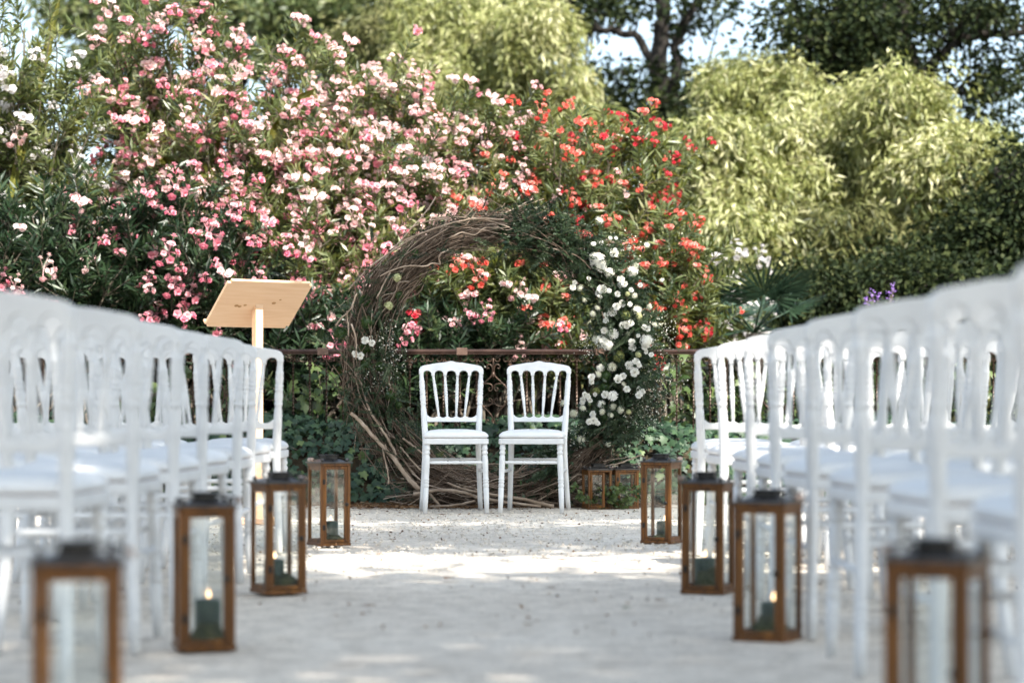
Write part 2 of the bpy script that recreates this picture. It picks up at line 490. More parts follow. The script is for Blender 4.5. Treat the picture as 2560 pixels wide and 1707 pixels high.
# leaf templates: x side, y along, z normal; unit length and width
KITE_V = [(0, 0, 0), (0.5, 0.45, 0.10), (0, 1, -0.10), (-0.5, 0.45, 0.10), (0, 0.5, 0.0)]
KITE_F = [(0, 1, 4), (1, 2, 4), (0, 4, 3), (4, 2, 3)]
OVAL_V = [(0, 0, 0), (0.4, 0.22, 0.08), (0.5, 0.55, 0.1), (0.22, 0.88, 0.0), (0, 1, -0.06), (-0.22, 0.88, 0.0), (-0.5, 0.55, 0.1), (-0.4, 0.22, 0.08), (0, 0.5, -0.03)]
OVAL_F = [(8, i, (i + 1) % 8) for i in range(8)]
IVY_V = [(0, 0, 0.0), (0.28, -0.14, -.02), (0.52, 0.06, -.1), (0.36, 0.27, 0.0), (0.5, 0.56, -.08), (0.24, 0.6, 0.0), (0, 1.0, -.12), (-0.24, 0.6, 0.0), (-0.5, 0.56, -.08), (-0.36, 0.27, 0.0), (-0.52, 0.06, -.1), (-0.28, -0.14, -.02), (0, 0.3, 0.05)]
IVY_F = [(12, i, (i + 1) % 12) for i in range(12)]


def leaves(P, D, L, W, rng, tmpl='kite', up=None, upw=0.0, rnd=None):
    n = len(P)
    M = frames(D, rng, up, upw)
    L = np.broadcast_to(np.asarray(L, float), (n,)); W = np.broadcast_to(np.asarray(W, float), (n,))
    M = M * np.stack([W, L, W], 1)[:, None, :]
    if rnd is None:
        rnd = rng.random(n)
    tv, tf = {'kite': (KITE_V, KITE_F), 'oval': (OVAL_V, OVAL_F), 'ivy': (IVY_V, IVY_F), 'quad': (KITE_V[:4], [(0, 1, 2), (0, 2, 3)])}[tmpl]
    return scatter(tv, tf, np.asarray(P, float), M, rnd)


def bez(a, b, c, n):
    t = np.linspace(0, 1, n)[:, None]
    a, b, c = (np.asarray(tuple(x), float) for x in (a, b, c))
    return (1 - t) ** 2 * a + 2 * t * (1 - t) * b + t ** 2 * c


def catmull(pts, n=6):
    P = [np.asarray(tuple(p), float) for p in pts]
    P = [2 * P[0] - P[1]] + P + [2 * P[-1] - P[-2]]
    out = []
    for i in range(1, len(P) - 2):
        for t in np.linspace(0, 1, n, endpoint=False):
            a, b, c, d = P[i - 1], P[i], P[i + 1], P[i + 2]
            out.append(0.5 * (2 * b + (c - a) * t + (2 * a - 5 * b + 4 * c - d) * t * t + (-a + 3 * b - 3 * c + d) * t ** 3))
    out.append(P[-2])
    return np.array(out)


# ------------------------------------------------------------------ the setting
def grid_mesh(x0, x1, y0, y1, nx, ny, zf):
    xs, ys = np.linspace(x0, x1, nx), np.linspace(y0, y1, ny)
    X, Yy = np.meshgrid(xs, ys)
    Z = zf(X, Yy)
    V = np.stack([X, Yy, Z], -1).reshape(-1, 3)
    i = (np.arange(ny - 1)[:, None] * nx + np.arange(nx - 1)[None]).ravel()
    Fc = np.concatenate([np.stack([i, i + 1, i + nx + 1], 1), np.stack([i, i + nx + 1, i + nx], 1)])
    return V, Fc


V, Fc = grid_mesh(-600, 600, -500, 900, 40, 40, lambda x, y: 0 * x - 0.03)
tag(MB().add(V, Fc).build('ground', 'soil'), kind='structure')


def gravel_z(x, y):
    return 0.004 * np.sin(x * 1.3 + 0.7 * np.sin(y * 0.9)) + 0.003 * np.sin(y * 2.1 + x) - 0.004


V, Fc = grid_mesh(-11, 11, -14, 15.95, 90, 120, gravel_z)
tag(MB().add(V, Fc).build('gravel_terrace', 'gravel'), kind='structure')


def bank_z(x, y):
    t = np.clip((y - 15.78) / 0.6, 0, 1)
    up = 0.46 * (t * t * (3 - 2 * t))
    down = np.clip((y - 18.5) / 4.0, 0, 1)
    return up * (1 - down) + 0.03 * np.sin(x * 3.1) * t * (1 - down) + 0.02 * np.sin(x * 7.3 + 1) * t * (1 - down) - 0.02


V, Fc = grid_mesh(-12, 12, 15.7, 23.0, 120, 60, bank_z)
tag(MB().add(V, Fc).build('planted_bank', 'soil'), kind='structure')


# ------------------------------------------------------------------ chairs
def poly_prism(pts, y0, y1, rake):
    """front-view outline (x, z) extruded in y, leaned back by rake(z)"""
    bm = bmesh.new()
    vs = [bm.verts.new((x, y0, z)) for x, z in pts]
    f = bm.faces.new(vs)
    ret = bmesh.ops.extrude_face_region(bm, geom=[f])
    for g in ret['geom']:
        if isinstance(g, bmesh.types.BMVert):
            g.co.y = y1
    bmesh.ops.recalc_face_normals(bm, faces=bm.faces)
    bmesh.ops.bevel(bm, geom=[e for e in bm.edges if abs(e.verts[0].co.y - e.verts[1].co.y) < 1e-6], offset=0.003, segments=1, affect='EDGES')
    bmesh.ops.triangulate(bm, faces=bm.faces)
    bm.verts.index_update()
    V = np.array([tuple(v.co) for v in bm.verts])
    Fc = np.array([[v.index for v in f.verts] for f in bm.faces])
    bm.free()
    V[:, 1] += rake(V[:, 2])
    return V, Fc


def rake(z):
    return 0.185 + np.maximum(np.asarray(z) - 0.43, 0) * 0.17


SP_B, SP_T = (-0.080, -0.028, 0.028, 0.080), (-0.113, -0.039, 0.039, 0.113)


def make_chair():
    root = thing('spindle_back_chair', 'white spindle-back chair', 'chair')
    # seat frame: trapezoid ring
    def outline(hw_f, hw_b, yf, yb, k=0.03, n=5):
        pts = []
        for cx, cy_, a0 in ((hw_b - k, yb - k, 0), (-hw_b + k, yb - k, 90), (-hw_f + k, yf + k, 180), (hw_f - k, yf + k, 270)):
            for i in range(n + 1):
                a = R(a0 + 90 * i / n)
                pts.append((cx + k * math.cos(a), cy_ + k * math.sin(a)))
        return np.array(pts)
    def loft(rings):
        m = len(rings[0])
        V = np.concatenate([np.array(r) for r in rings])
        Fc = []
        for i in range(len(rings) - 1):
            for j in range(m):
                k = (j + 1) % m
                a, b, c, d = i * m + j, i * m + k, (i + 1) * m + k, (i + 1) * m + j
                Fc += [(a, b, c), (a, c, d)]
        o = (len(rings) - 1) * m
        cb, ct = len(V), len(V) + 1
        V = np.concatenate([V, [np.mean(rings[0], 0)], [np.mean(rings[-1], 0)]])
        for j in range(m):
            k = (j + 1) % m
            Fc += [(cb, k, j), (ct, o + j, o + k)]
        return V, np.array(Fc)
    base = outline(0.197, 0.175, -0.205, 0.205)
    def ring(s, z):
        c = base.mean(0)
        return [((p[0] - c[0]) * s + c[0], (p[1] - c[1]) * s + c[1], z) for p in base]
    MB().add(*loft([ring(0.985, 0.415), ring(1, 0.419), ring(1, 0.444), ring(0.985, 0.448)])).build('seat_frame', 'white_paint', root, smooth=False)
    MB().add(*loft([ring(0.95, 0.448), ring(0.95, 0.4525)])).build('seat_seam', 'seam', root, smooth=False)
    prof = [(0.955, 0.4525), (0.99, 0.458), (0.995, 0.466), (0.97, 0.476), (0.90, 0.487), (0.76, 0.496), (0.5, 0.502), (0.2, 0.504)]
    MB().add(*loft([ring(s, z) for s, z in prof])).build('seat_cushion', 'cushion', root)
    # front legs, turned
    for s in (-1, 1):
        zs = [0.416, 0.395, 0.392, 0.385, 0.378, 0.374, 0.366, 0.358, 0.354, 0.346, 0.343, 0.30, 0.24, 0.212, 0.208, 0.202, 0.197, 0.192, 0.186, 0.181, 0.176, 0.165, 0.158, 0.154, 0.15, 0.08, 0.0]
        rs = [0.0165, 0.0165, 0.0185, 0.0185, 0.0145, 0.0145, 0.0185, 0.0185, 0.0145, 0.0145, 0.0170, 0.0185, 0.017, 0.0155, 0.0185, 0.0185, 0.0145, 0.0182, 0.0182, 0.0145, 0.0165, 0.0188, 0.0165, 0.0145, 0.0172, 0.0160, 0.0125]
        path = [(s * (0.172 + 0.014 * (1 - z / 0.416)), -0.178 - 0.006 * (1 - z / 0.416), z) for z in zs]
        MB().tube(path, rs, 12).build('front_leg', 'white_paint', root)
    # rear leg running up into the turned back post
    for s in (-1, 1):
        st = [(0.0, 0.0145), (0.10, 0.0155), (0.22, 0.0165), (0.33, 0.0175), (0.43, 0.0185), (0.50, 0.0190), (0.56, 0.0190), (0.60, 0.0185), (0.625, 0.0175), (0.64, 0.0150), (0.650, 0.0150), (0.654, 0.0180), (0.662, 0.0180), (0.667, 0.0150), (0.675, 0.0172), (0.69, 0.0185), (0.705, 0.0172), (0.712, 0.0150), (0.717, 0.0178), (0.724, 0.0178), (0.729, 0.0150), (0.734, 0.0178), (0.741, 0.0178), (0.747, 0.0150), (0.755, 0.0170), (0.772, 0.0178), (0.787, 0.0160), (0.792, 0.0172), (0.798, 0.0172), (0.803, 0.0140), (0.84, 0.0125), (0.846, 0.0148), (0.853, 0.0148), (0.86, 0.0135), (0.872, 0.0135)]
        path = []
        for z, r in st:
            if z < 0.43:
                t = 1 - z / 0.43
                path.append((s * (0.163 + 0.020 * t ** 1.3), 0.185 + 0.085 * t ** 1.6, z))
            else:
                t = (z - 0.43) / 0.44
                path.append((s * (0.163 + 0.023 * t), 0.185 + (z - 0.43) * 0.17, z))
        MB().tube(path, [r for _, r in st], 12).build('back_post', 'white_paint', root)
    # crest rail with five arches
    top = []
    for x in np.linspace(0.199, -0.199, 41):
        a = abs(x)
        z = 0.893 + 0.020 * math.cos(min(a / 0.178, 1) * math.pi / 2)
        z += 0.009 * math.exp(-(a / 0.026) ** 2) + 0.002 * math.exp(-((a - 0.07) / 0.03) ** 2)
        if a > 0.165:
            q = min((a - 0.165) / 0.034, 1)
            z -= 0.024 * (1 - math.sqrt(max(0, 1 - q * q)))
        top.append((x, z))
    bot = [(-0.199, 0.840), (-0.1745, 0.840)]
    nodes = [-0.1745] + list(SP_T) + [0.1745]
    for i in range(5):
        xa, xb = nodes[i], nodes[i + 1]
        xa2 = xa + (0.0 if i == 0 else 0.010)
        xb2 = xb - (0.0 if i == 4 else 0.010)
        if i > 0:
            bot.append((xa2, 0.831))
        cx, hw = (xa2 + xb2) / 2, (xb2 - xa2) / 2
        z0 = 0.848 if i in (0, 4) else 0.838
        for k in range(9):
            a = math.pi - math.pi * k / 8
            bot.append((cx + hw * math.cos(a), 0.840 + 0.022 * math.sin(a)))
        if i < 4:
            bot.append((xb2, 0.831))
    bot += [(0.1745, 0.8395), (0.199, 0.8395)]
    clean = []
    for p in top + bot:
        if not clean or (abs(p[0] - clean[-1][0]) + abs(p[1] - clean[-1][1])) > 4e-4:
            clean.append(p)
    V, Fc = poly_prism(clean, -0.0135, 0.0135, rake)
    MB().add(V, Fc).build('crest_rail', 'white_paint', root, smooth=False)
    # lower rail, scalloped
    low = [(0.163, 0.546), (-0.163, 0.546), (-0.163, 0.589), (-0.150, 0.589)][::-1]
    up = []
    nodes = [-0.150] + list(SP_B) + [0.150]
    for i in range(5):
        xa, xb = nodes[i], nodes[i + 1]
        for k in range(1 if i == 0 else 0, 8 if i < 4 else 9):
            t = k / 8
            up.append((xa + (xb - xa) * t, 0.588 - 0.016 * math.sin(math.pi * t) ** 0.7))
    pts = [(-0.163, 0.546), (-0.163, 0.5885)] + [(-0.150, 0.5885)] + up + [(0.163, 0.5882), (0.163, 0.546)]
    clean = []
    for p in pts:
        if not clean or (abs(p[0] - clean[-1][0]) + abs(p[1] - clean[-1][1])) > 4e-4:
            clean.append(p)
    V, Fc = poly_prism(clean, -0.010, 0.010, rake)
    MB().add(V, Fc).build('lower_rail', 'white_paint', root, smooth=False)
    for xb, xt in zip(SP_B, SP_T):
        st = [(0.582, 0.0075), (0.60, 0.0075), (0.612, 0.0066), (0.62, 0.0072), (0.66, 0.0092), (0.70, 0.0108), (0.704, 0.0085), (0.709, 0.0112), (0.716, 0.0112), (0.72, 0.0085), (0.725, 0.0112), (0.732, 0.0112), (0.736, 0.0085), (0.742, 0.0108), (0.765, 0.0092), (0.77, 0.0105), (0.776, 0.0105), (0.78, 0.0082), (0.82, 0.0078), (0.842, 0.0088)]
        path = []
        for z, r in st:
            t = (z - 0.582) / 0.26
            path.append((xb + (xt - xb) * t, float(rake(z)), z))
        MB().tube(path, [r for _, r in st], 10).build('spindle', 'white_paint', root)
    def stretcher(a, b, r, bead=True):
        a, b = np.array(a), np.array(b)
        ts = [0, 0.12, 0.3, 0.34, 0.36, 0.39, 0.41, 0.5, 0.59, 0.61, 0.64, 0.66, 0.7, 0.88, 1] if bead else [0, 0.5, 1]
        fs = [0.8, 1, 1.05, 1.05, 0.8, 1.2, 0.85, 1.1, 0.85, 1.2, 0.8, 1.05, 1.05, 1, 0.8] if bead else [1, 1, 1]
        MB().tube([a + (b - a) * t for t in ts], [r * f for f in fs], 10).build('stretcher', 'white_paint', root)
    stretcher((-0.176, -0.179, 0.305), (0.176, -0.179, 0.305), 0.0095)
    stretcher((-0.168, 0.196, 0.315), (0.168, 0.196, 0.315), 0.0095)
    for s in (-1, 1):
        stretcher((s * 0.178, -0.18, 0.25), (s * 0.170, 0.212, 0.25), 0.0100, False)
    return root


chair0 = make_chair()
used = [False]


def place_chair(x, y, rz, label, group):
    o = chair0 if not used[0] else copy_tree(chair0)
    used[0] = True
    o.location = (x, y, 0)
    o.rotation_euler = (0, 0, rz)
    tag(o, label, 'chair', group)
    return o


place_chair((1135 - VX) / F_PX * 14.7, 14.70, R(5.0), 'white spindle-back chair before the twig ring, the one nearer the lectern', 'pair of chairs before the ring')
place_chair((1336 - VX) / F_PX * 14.7, 14.70, R(-7.0), 'white spindle-back chair before the twig ring, the one nearer the short lanterns', 'pair of chairs before the ring')

ORD = ['first', 'second', 'third', 'fourth', 'fifth', 'sixth', 'seventh', 'eighth']
AIS = ['at the aisle end', 'second from the aisle', 'third from the aisle', 'fourth from the aisle']
rng_c = random.Random(5)
# rows: (Y of the backs at post height, |X| of the aisle-side post, chairs)
LEFT = [(10.70, 1.01, 3), (9.75, 1.01, 3), (8.95, 1.00, 2), (8.12, 1.00, 2), (7.38, 1.00, 2), (6.42, 1.00, 1), (5.50, 0.99, 1)]
RIGHT = [(10.55, 0.875, 4), (9.58, 0.875, 3), (8.62, 0.88, 3), (7.75, 0.875, 2), (6.80, 0.875, 2), (5.88, 0.88, 1), (4.97, 0.88, 1), (4.06, 0.885, 1)]
for side, rows, blk in ((-1, LEFT, 'left'), (1, RIGHT, 'right')):
    for r_i, (yb, xp, n) in enumerate(rows):
        for c_i in range(n):
            cx = side * (xp + 0.165 + c_i * 0.445 + rng_c.uniform(-0.008, 0.008))
            yy = yb - 0.185 + 0.0 + rng_c.uniform(-0.02, 0.02) + 0.40
            place_chair(cx, yy, math.pi + R(rng_c.uniform(-3, 3)),
                        'white spindle-back chair in the %s-hand block, %s row from the railing, %s' % (blk, ORD[r_i], AIS[c_i]),
                        'chairs in rows facing the ring')


# ------------------------------------------------------------------ lanterns and candles
def make_lantern(name, label, loc, rotz, H, W, door_open=0.0, group='wooden lanterns along the aisle', handle_side=1):
    root = thing(name, label, 'lantern', loc, rotz, group)
    hw = W / 2
    p = 0.0145
    MB().box((0, 0, 0.007), (W + 0.006, W + 0.006, 0.014), 0.002).build('base_board', 'lantern_wood', root, False)
    MB().box((0, 0, H - 0.006), (W + 0.004, W + 0.004, 0.012), 0.002).build('top_board', 'lantern_wood', root, False)
    for sx in (-1, 1):
        for sy in (-1, 1):
            MB().box((sx * (hw - p / 2), sy * (hw - p / 2), H / 2 + 0.001), (p, p, H - 0.0262), 0.0015).build('corner_post', 'lantern_wood', root, False)
    iw = W - 2 * p
    for k, (dx, dy) in enumerate(((0, 1), (1, 0), (-1, 0))):
        for z, h in ((0.0225, 0.017), (H - 0.0215, 0.019)):
            s = (iw - 0.0006, p - 0.004, h) if dx == 0 else (p - 0.004, iw - 0.0006, h)
            MB().box((dx * (hw - p / 2), dy * (hw - p / 2), z), s, 0.001).build('side_rail', 'lantern_wood', root, False)
        s = (iw - 0.001, 0.002, H - 0.062) if dx == 0 else (0.002, iw - 0.001, H - 0.062)
        MB().box((dx * (hw - p / 2), dy * (hw - p / 2), H / 2), s).build('pane', 'glass', root, False)
    # door with its own frame, glass, hinges and knob, hung on the left post
    hinge = bpy.data.objects.new('door', None)
    d = MB()
    dw, dh, st = iw - 0.002, H - 0.030, 0.0135
    x0 = 0.001
    d.box((x0 + st / 2, 0, 0), (st, 0.013, dh), 0.0015)
    d.box((x0 + dw - st / 2, 0, 0), (st, 0.013, dh), 0.0015)
    d.box((x0 + dw / 2, 0, dh / 2 - st / 2), (dw - 2 * st - 0.0004, 0.0125, st), 0.001)
    d.box((x0 + dw / 2, 0, -dh / 2 + st / 2), (dw - 2 * st - 0.0004, 0.0125, st), 0.001)
    door = d.build('door', 'lantern_wood', root, False)
    door.location = (-hw + p, -hw + p / 2, H / 2 + 0.001)
    door.rotation_euler = (0, 0, -door_open)
    MB().box((x0 + dw / 2, 0, 0), (dw - 2 * st - 0.001, 0.002, dh - 2 * st - 0.001)).build('door_pane', 'glass', door, False)
    for z in (-dh * 0.30, dh * 0.30):
        h = MB().box((0.001, -0.0085, z), (0.014, 0.003, 0.022), 0.0008)
        h.tube([(-0.001, -0.0105, z - 0.012), (-0.001, -0.0105, z + 0.012)], 0.0024, 8)
        h.build('hinge', 'dark_metal', door, False)
    k = MB()
    k.tube([(x0 + dw - 0.007, -0.0065, 0), (x0 + dw - 0.007, -0.012, 0), (x0 + dw - 0.007, -0.013, 0), (x0 + dw - 0.007, -0.019, 0), (x0 + dw - 0.007, -0.022, 0)], [0.004, 0.004, 0.008, 0.0085, 0.005], 12)
    k.build('knob', 'dark_metal', door)
    # tin roof: plate, low hip, vent box, corner screws, bail handle lying over one side
    rf = MB().box((0, 0, H + 0.0035), (W + 0.016, W + 0.016, 0.0065), 0.001)
    a, b, z0, z1 = hw * 0.86, hw * 0.50, H + 0.0066, H + 0.019
    Vv = [(s * a, t * a, z0) for s, t in ((-1, -1), (1, -1), (1, 1), (-1, 1))] + [(s * b, t * b, z1) for s, t in ((-1, -1), (1, -1), (1, 1), (-1, 1))]
    Ff = []
    for i in range(4):
        j = (i + 1) % 4
        Ff += [(i, j, 4 + j), (i, 4 + j, 4 + i)]
    Ff += [(4, 5, 6), (4, 6, 7)]
    rf.add(Vv, Ff)
    roof = rf.build('roof', 'roof_metal', root, False)
    v = MB()
    v.box((0, 0, H + 0.027), (hw * 0.80, hw * 0.80, 0.016), 0.001)
    for sx in (-1, 1):
        for sy in (-1, 1):
            v.tube([(sx * hw * .3, sy * hw * .3, H + .018), (sx * hw * .3, sy * hw * .3, H + .0355)], 0.005, 8)
    v.box((0, 0, H + 0.0375), (hw * 0.98, hw * 0.98, 0.004), 0.001)
    v.build('vent', 'dark_metal', roof, False)
    for sx in (-1, 1):
        for sy in (-1, 1):
            MB().lathe([(0.002, 0.0), (0.006, 0.002), (0.0085, 0.008), (0.006, 0.015), (0.001, 0.017)], (sx * hw * 0.84, sy * hw * 0.84, H + 0.0065), 10).build('corner_finial', 'roof_metal', roof)
    hs = handle_side
    hb = MB()
    pts = catmull([(0, -hw * .72, H + .012), (hs * hw * .5, -hw * .72, H + .03), (hs * hw * 1.05, -hw * .6, H + .026), (hs * hw * 1.22, -hw * .36, H + .016), (hs * hw * 1.24, hw * .36, H + .016), (hs * hw * 1.05, hw * .6, H + .026), (hs * hw * .5, hw * .72, H + .03), (0, hw * .72, H + .012)], 5)
    hb.tube(pts, 0.0025, 6)
    hd = hb.build('bail_handle', 'dark_metal', roof)
    MB().tube([(hs * hw * 1.23, -hw * .34, H + .017), (hs * hw * 1.235, -hw * .2, H + .017), (hs * hw * 1.235, hw * .2, H + .017), (hs * hw * 1.23, hw * .34, H + .017)], [0.007, 0.009, 0.009, 0.007], 10).build('grip', 'pink_wood', hd)
    bpy.data.objects.remove(hinge)
    return root


def make_candle(label, loc, h, r, seed):
    root = thing('pillar_candle', label, 'candle', loc, 0, 'dark green candles in lanterns')
    MB().lathe([(r * 0.96, 0), (r, 0.004), (r, h - 0.004), (r * 0.95, h), (r * 0.8, h - 0.002), (r * 0.5, h - 0.005), (0.002, h - 0.006)], sides=22).build('wax_pillar', 'wax', root)
    MB().tube([(0, 0, h - 0.007), (0.001, 0, h + 0.004), (0.003, 0, h + 0.009)], 0.0014, 6).build('wick', 'wick', root)
    MB().lathe([(0.001, 0.0), (0.0038, 0.003), (0.005, 0.008), (0.004, 0.013), (0.002, 0.019), (0.0005, 0.025)], (0.002, 0, h + 0.004), 12).build('flame', 'flame', root)
    return root


def moss_clump(label, loc, rx, h, seed):
    rng = np.random.default_rng(seed)
    bm = bmesh.new()
    bmesh.ops.create_icosphere(bm, subdivisions=3, radius=1)
    for v in bm.verts:
        n = v.co.copy()
        k = 1 + 0.18 * math.sin(7 * n.x + seed) * math.sin(6 * n.y + 2 * seed) + rng.uniform(-0.1, 0.1)
        v.co = Vector((n.x * rx * k, n.y * rx * k, max(n.z, -0.05) * h * k))
    bm.verts.index_update()
    V = np.array([tuple(v.co) for v in bm.verts]); Fc = np.array([[v.index for v in f.verts] for f in bm.faces])
    bm.free()
    V[:, 2] = np.maximum(V[:, 2], 0)
    mb = MB().add(V, Fc)
    o = mb.build('moss_clump', 'moss')
    o.location = loc
    return tag(o, label, 'moss', 'moss packed round the candles')


LANT = [  # (x px, y px of the base, rotation deg, height, width, phrase)
    (190, None, 12, 'nearest lantern of the left-hand line, cut off by the frame', 4.22, 1),
    (503, 1625, 14, 'second nearest lantern of the left-hand line, knob showing dark', None, 1),
    (692, 1484, 27, 'third lantern of the left-hand line, turned to show two glazed faces', None, 1),
    (820, 1364, 29, 'farthest lantern of the left-hand line, beside the ivy bank', None, -1),
    (2343, None, -26, 'nearest lantern of the right-hand line, cut off by the frame', 4.28, -1),
    (1925, 1604, -26, 'second nearest lantern of the right-hand line, candle burning low inside', None, 1),
    (1772, 1484, -19, 'third lantern of the right-hand line, overlapped by the one before it', None, -1),
    (1655, 1358, -24, 'farthest lantern of the right-hand line, bright honey coloured in the sun', None, 1)]
SIDE = ['left-hand'] * 4 + ['right-hand'] * 4
for i, (px, py, rz, txt, Yd, hs) in enumerate(LANT):
    P = on_ground(px, py) if py else Vector(((px - VX) * Yd / F_PX, Yd, 0))
    if py: P.y += 0.06
    make_lantern('wooden_lantern', 'tall wooden glass lantern, ' + txt, (P.x, P.y, 0), R(rz), 0.382, 0.150, 0.0, handle_side=hs)
    q = ['nearest', 'second nearest', 'third', 'farthest'][i % 4]
    off = Matrix.Rotation(R(rz), 3, 'Z') @ Vector((0.012 * (1 if i % 2 else -1), 0.01, 0))
    make_candle('dark green pillar candle burning in the %s lantern of the %s line' % (q, SIDE[i]), (P.x + off.x, P.y + off.y, 0.016), [0.11, 0.115, 0.10, 0.095, 0.10, 0.09, 0.105, 0.085][i], 0.036, i)
    off2 = Matrix.Rotation(R(rz), 3, 'Z') @ Vector((0.016, -0.03, 0))
    moss_clump('clump of dark moss in the %s lantern of the %s line' % (q, SIDE[i]), (P.x + off2.x * 0.6, P.y + off2.y * 0.5, 0.0145), 0.052, [0.05, 0.06, 0.055, 0.035, 0.05, 0.055, 0.07, 0.03][i], i + 3)
make_lantern('wooden_lantern', 'short wooden lantern with its door ajar, at the foot of the flowered ring', (at(1492, 1269, 15.1).x, 15.10, 0), R(14), 0.245, 0.150, R(62), 'short lanterns by the ring', 1)
make_lantern('wooden_lantern', 'short wooden lantern closed, with ivy trailing over its front', (at(1560, 1266, 15.18).x, 15.16, 0), R(12), 0.245, 0.150, 0.0, 'short lanterns by the ring', 1)


# ------------------------------------------------------------------ lectern
def make_lectern():
    bx, by = at(642, 1300, 13.25).x, 13.25
    a = R(37)
    root = thing('wooden_lectern', 'pale pine lectern with slanted board on a square post, behind the left chairs', 'lectern', (bx, by, 0), a)
    # local: -y towards the audience. board upper edge leans to -y
    zc, slope = 1.205, R(42)
    bw, bh, bt = 0.535, 0.36, 0.018
    M = Matrix.Translation((0.012, -0.012, zc + 0.012)) @ Matrix.Rotation(-slope, 4, 'X')
    # board plane: local y' is the height direction of the board (towards -y and up)
    M = Matrix.Translation((0.012, 0.0, zc)) @ Matrix.Rotation(math.pi - slope, 4, 'X')
    b = MB()
    bm = bmesh.new()
    bmesh.ops.create_cube(bm, size=1)
    for v in bm.verts:
        v.co = Vector((v.co.x * bw, v.co.y * bh, v.co.z * bt))
    bmesh.ops.bevel(bm, geom=[e for e in bm.edges if abs(e.verts[0].co.z - e.verts[1].co.z) > 1e-4], offset=0.018, segments=4, affect='EDGES')
    bmesh.ops.bevel(bm, geom=[e for e in bm.edges if abs(e.verts[0].co.z - e.verts[1].co.z) < 1e-4 and len(e.link_faces) == 2 and e.calc_face_angle(0) > 1.0], offset=0.002, segments=1, affect='EDGES')
    bmesh.ops.triangulate(bm, faces=bm.faces)
    bm.verts.index_update()
    V = np.array([tuple(M @ v.co) for v in bm.verts]); Fc = np.array([[v.index for v in f.verts] for f in bm.faces])
    bm.free()
    board = b.add(V, Fc).build('slanted_board', 'pine', root, False)
    # reading lip along the lower edge on the reader's face (hidden side)
    up = (M.to_3x3() @ Vector((0, 1, 0)))
    nrm = (M.to_3x3() @ Vector((0, 0, 1)))
    sgn = 1 if nrm.z > 0 else -1
    low = -1 if up.z > 0 else 1
    c = M @ Vector((0, low * (bh / 2 - 0.010), sgn * (bt / 2 + 0.014)))
    MB().box(c, (bw - 0.01, 0.016, 0.027), 0.003, Matrix.Rotation(math.pi - slope, 4, 'X')).build('reading_lip', 'pine', board, False)
    for kx, ky, r in ((-0.14, -0.01, 0.009), (-0.118, -0.015, 0.008), (-0.088, -0.004, 0.007), (0.085, 0.018, 0.009), (0.115, 0.045, 0.005)):
        ring = [M @ Vector((kx + r * 1.5 * math.cos(t), low * -ky + r * math.sin(t), -sgn * (bt / 2 + 0.0006))) for t in np.linspace(0, 2 * math.pi, 13)[:-1]]
        c0 = M @ Vector((kx, low * -ky, -sgn * (bt / 2 + 0.0008)))
        MB().add([tuple(c0)] + [tuple(q) for q in ring], [(0, i + 1, (i + 1) % 12 + 1) for i in range(12)]).build('wood_knot', 'knot', board, False)
    # square post running up under the board
    zt = zc + 0.02
    MB().box((0.012, 0.012, zt / 2), (0.047, 0.044, zt), 0.002).build('post', 'pine', root, False)
    MB().box((0.012, 0.012, 0.017), (0.36, 0.05, 0.034), 0.003).build('foot_beam', 'pine', root, False)
    MB().box((0.012, 0.012 + 0.115, 0.015), (0.05, 0.178, 0.030), 0.003).build('foot_beam', 'pine', root, False)
    MB().box((0.012, 0.012 - 0.115, 0.015), (0.05, 0.178, 0.030), 0.003).build('foot_beam', 'pine', root, False)
    return root


make_lectern()


# ------------------------------------------------------------------ wrought-iron railing
RY = 16.5


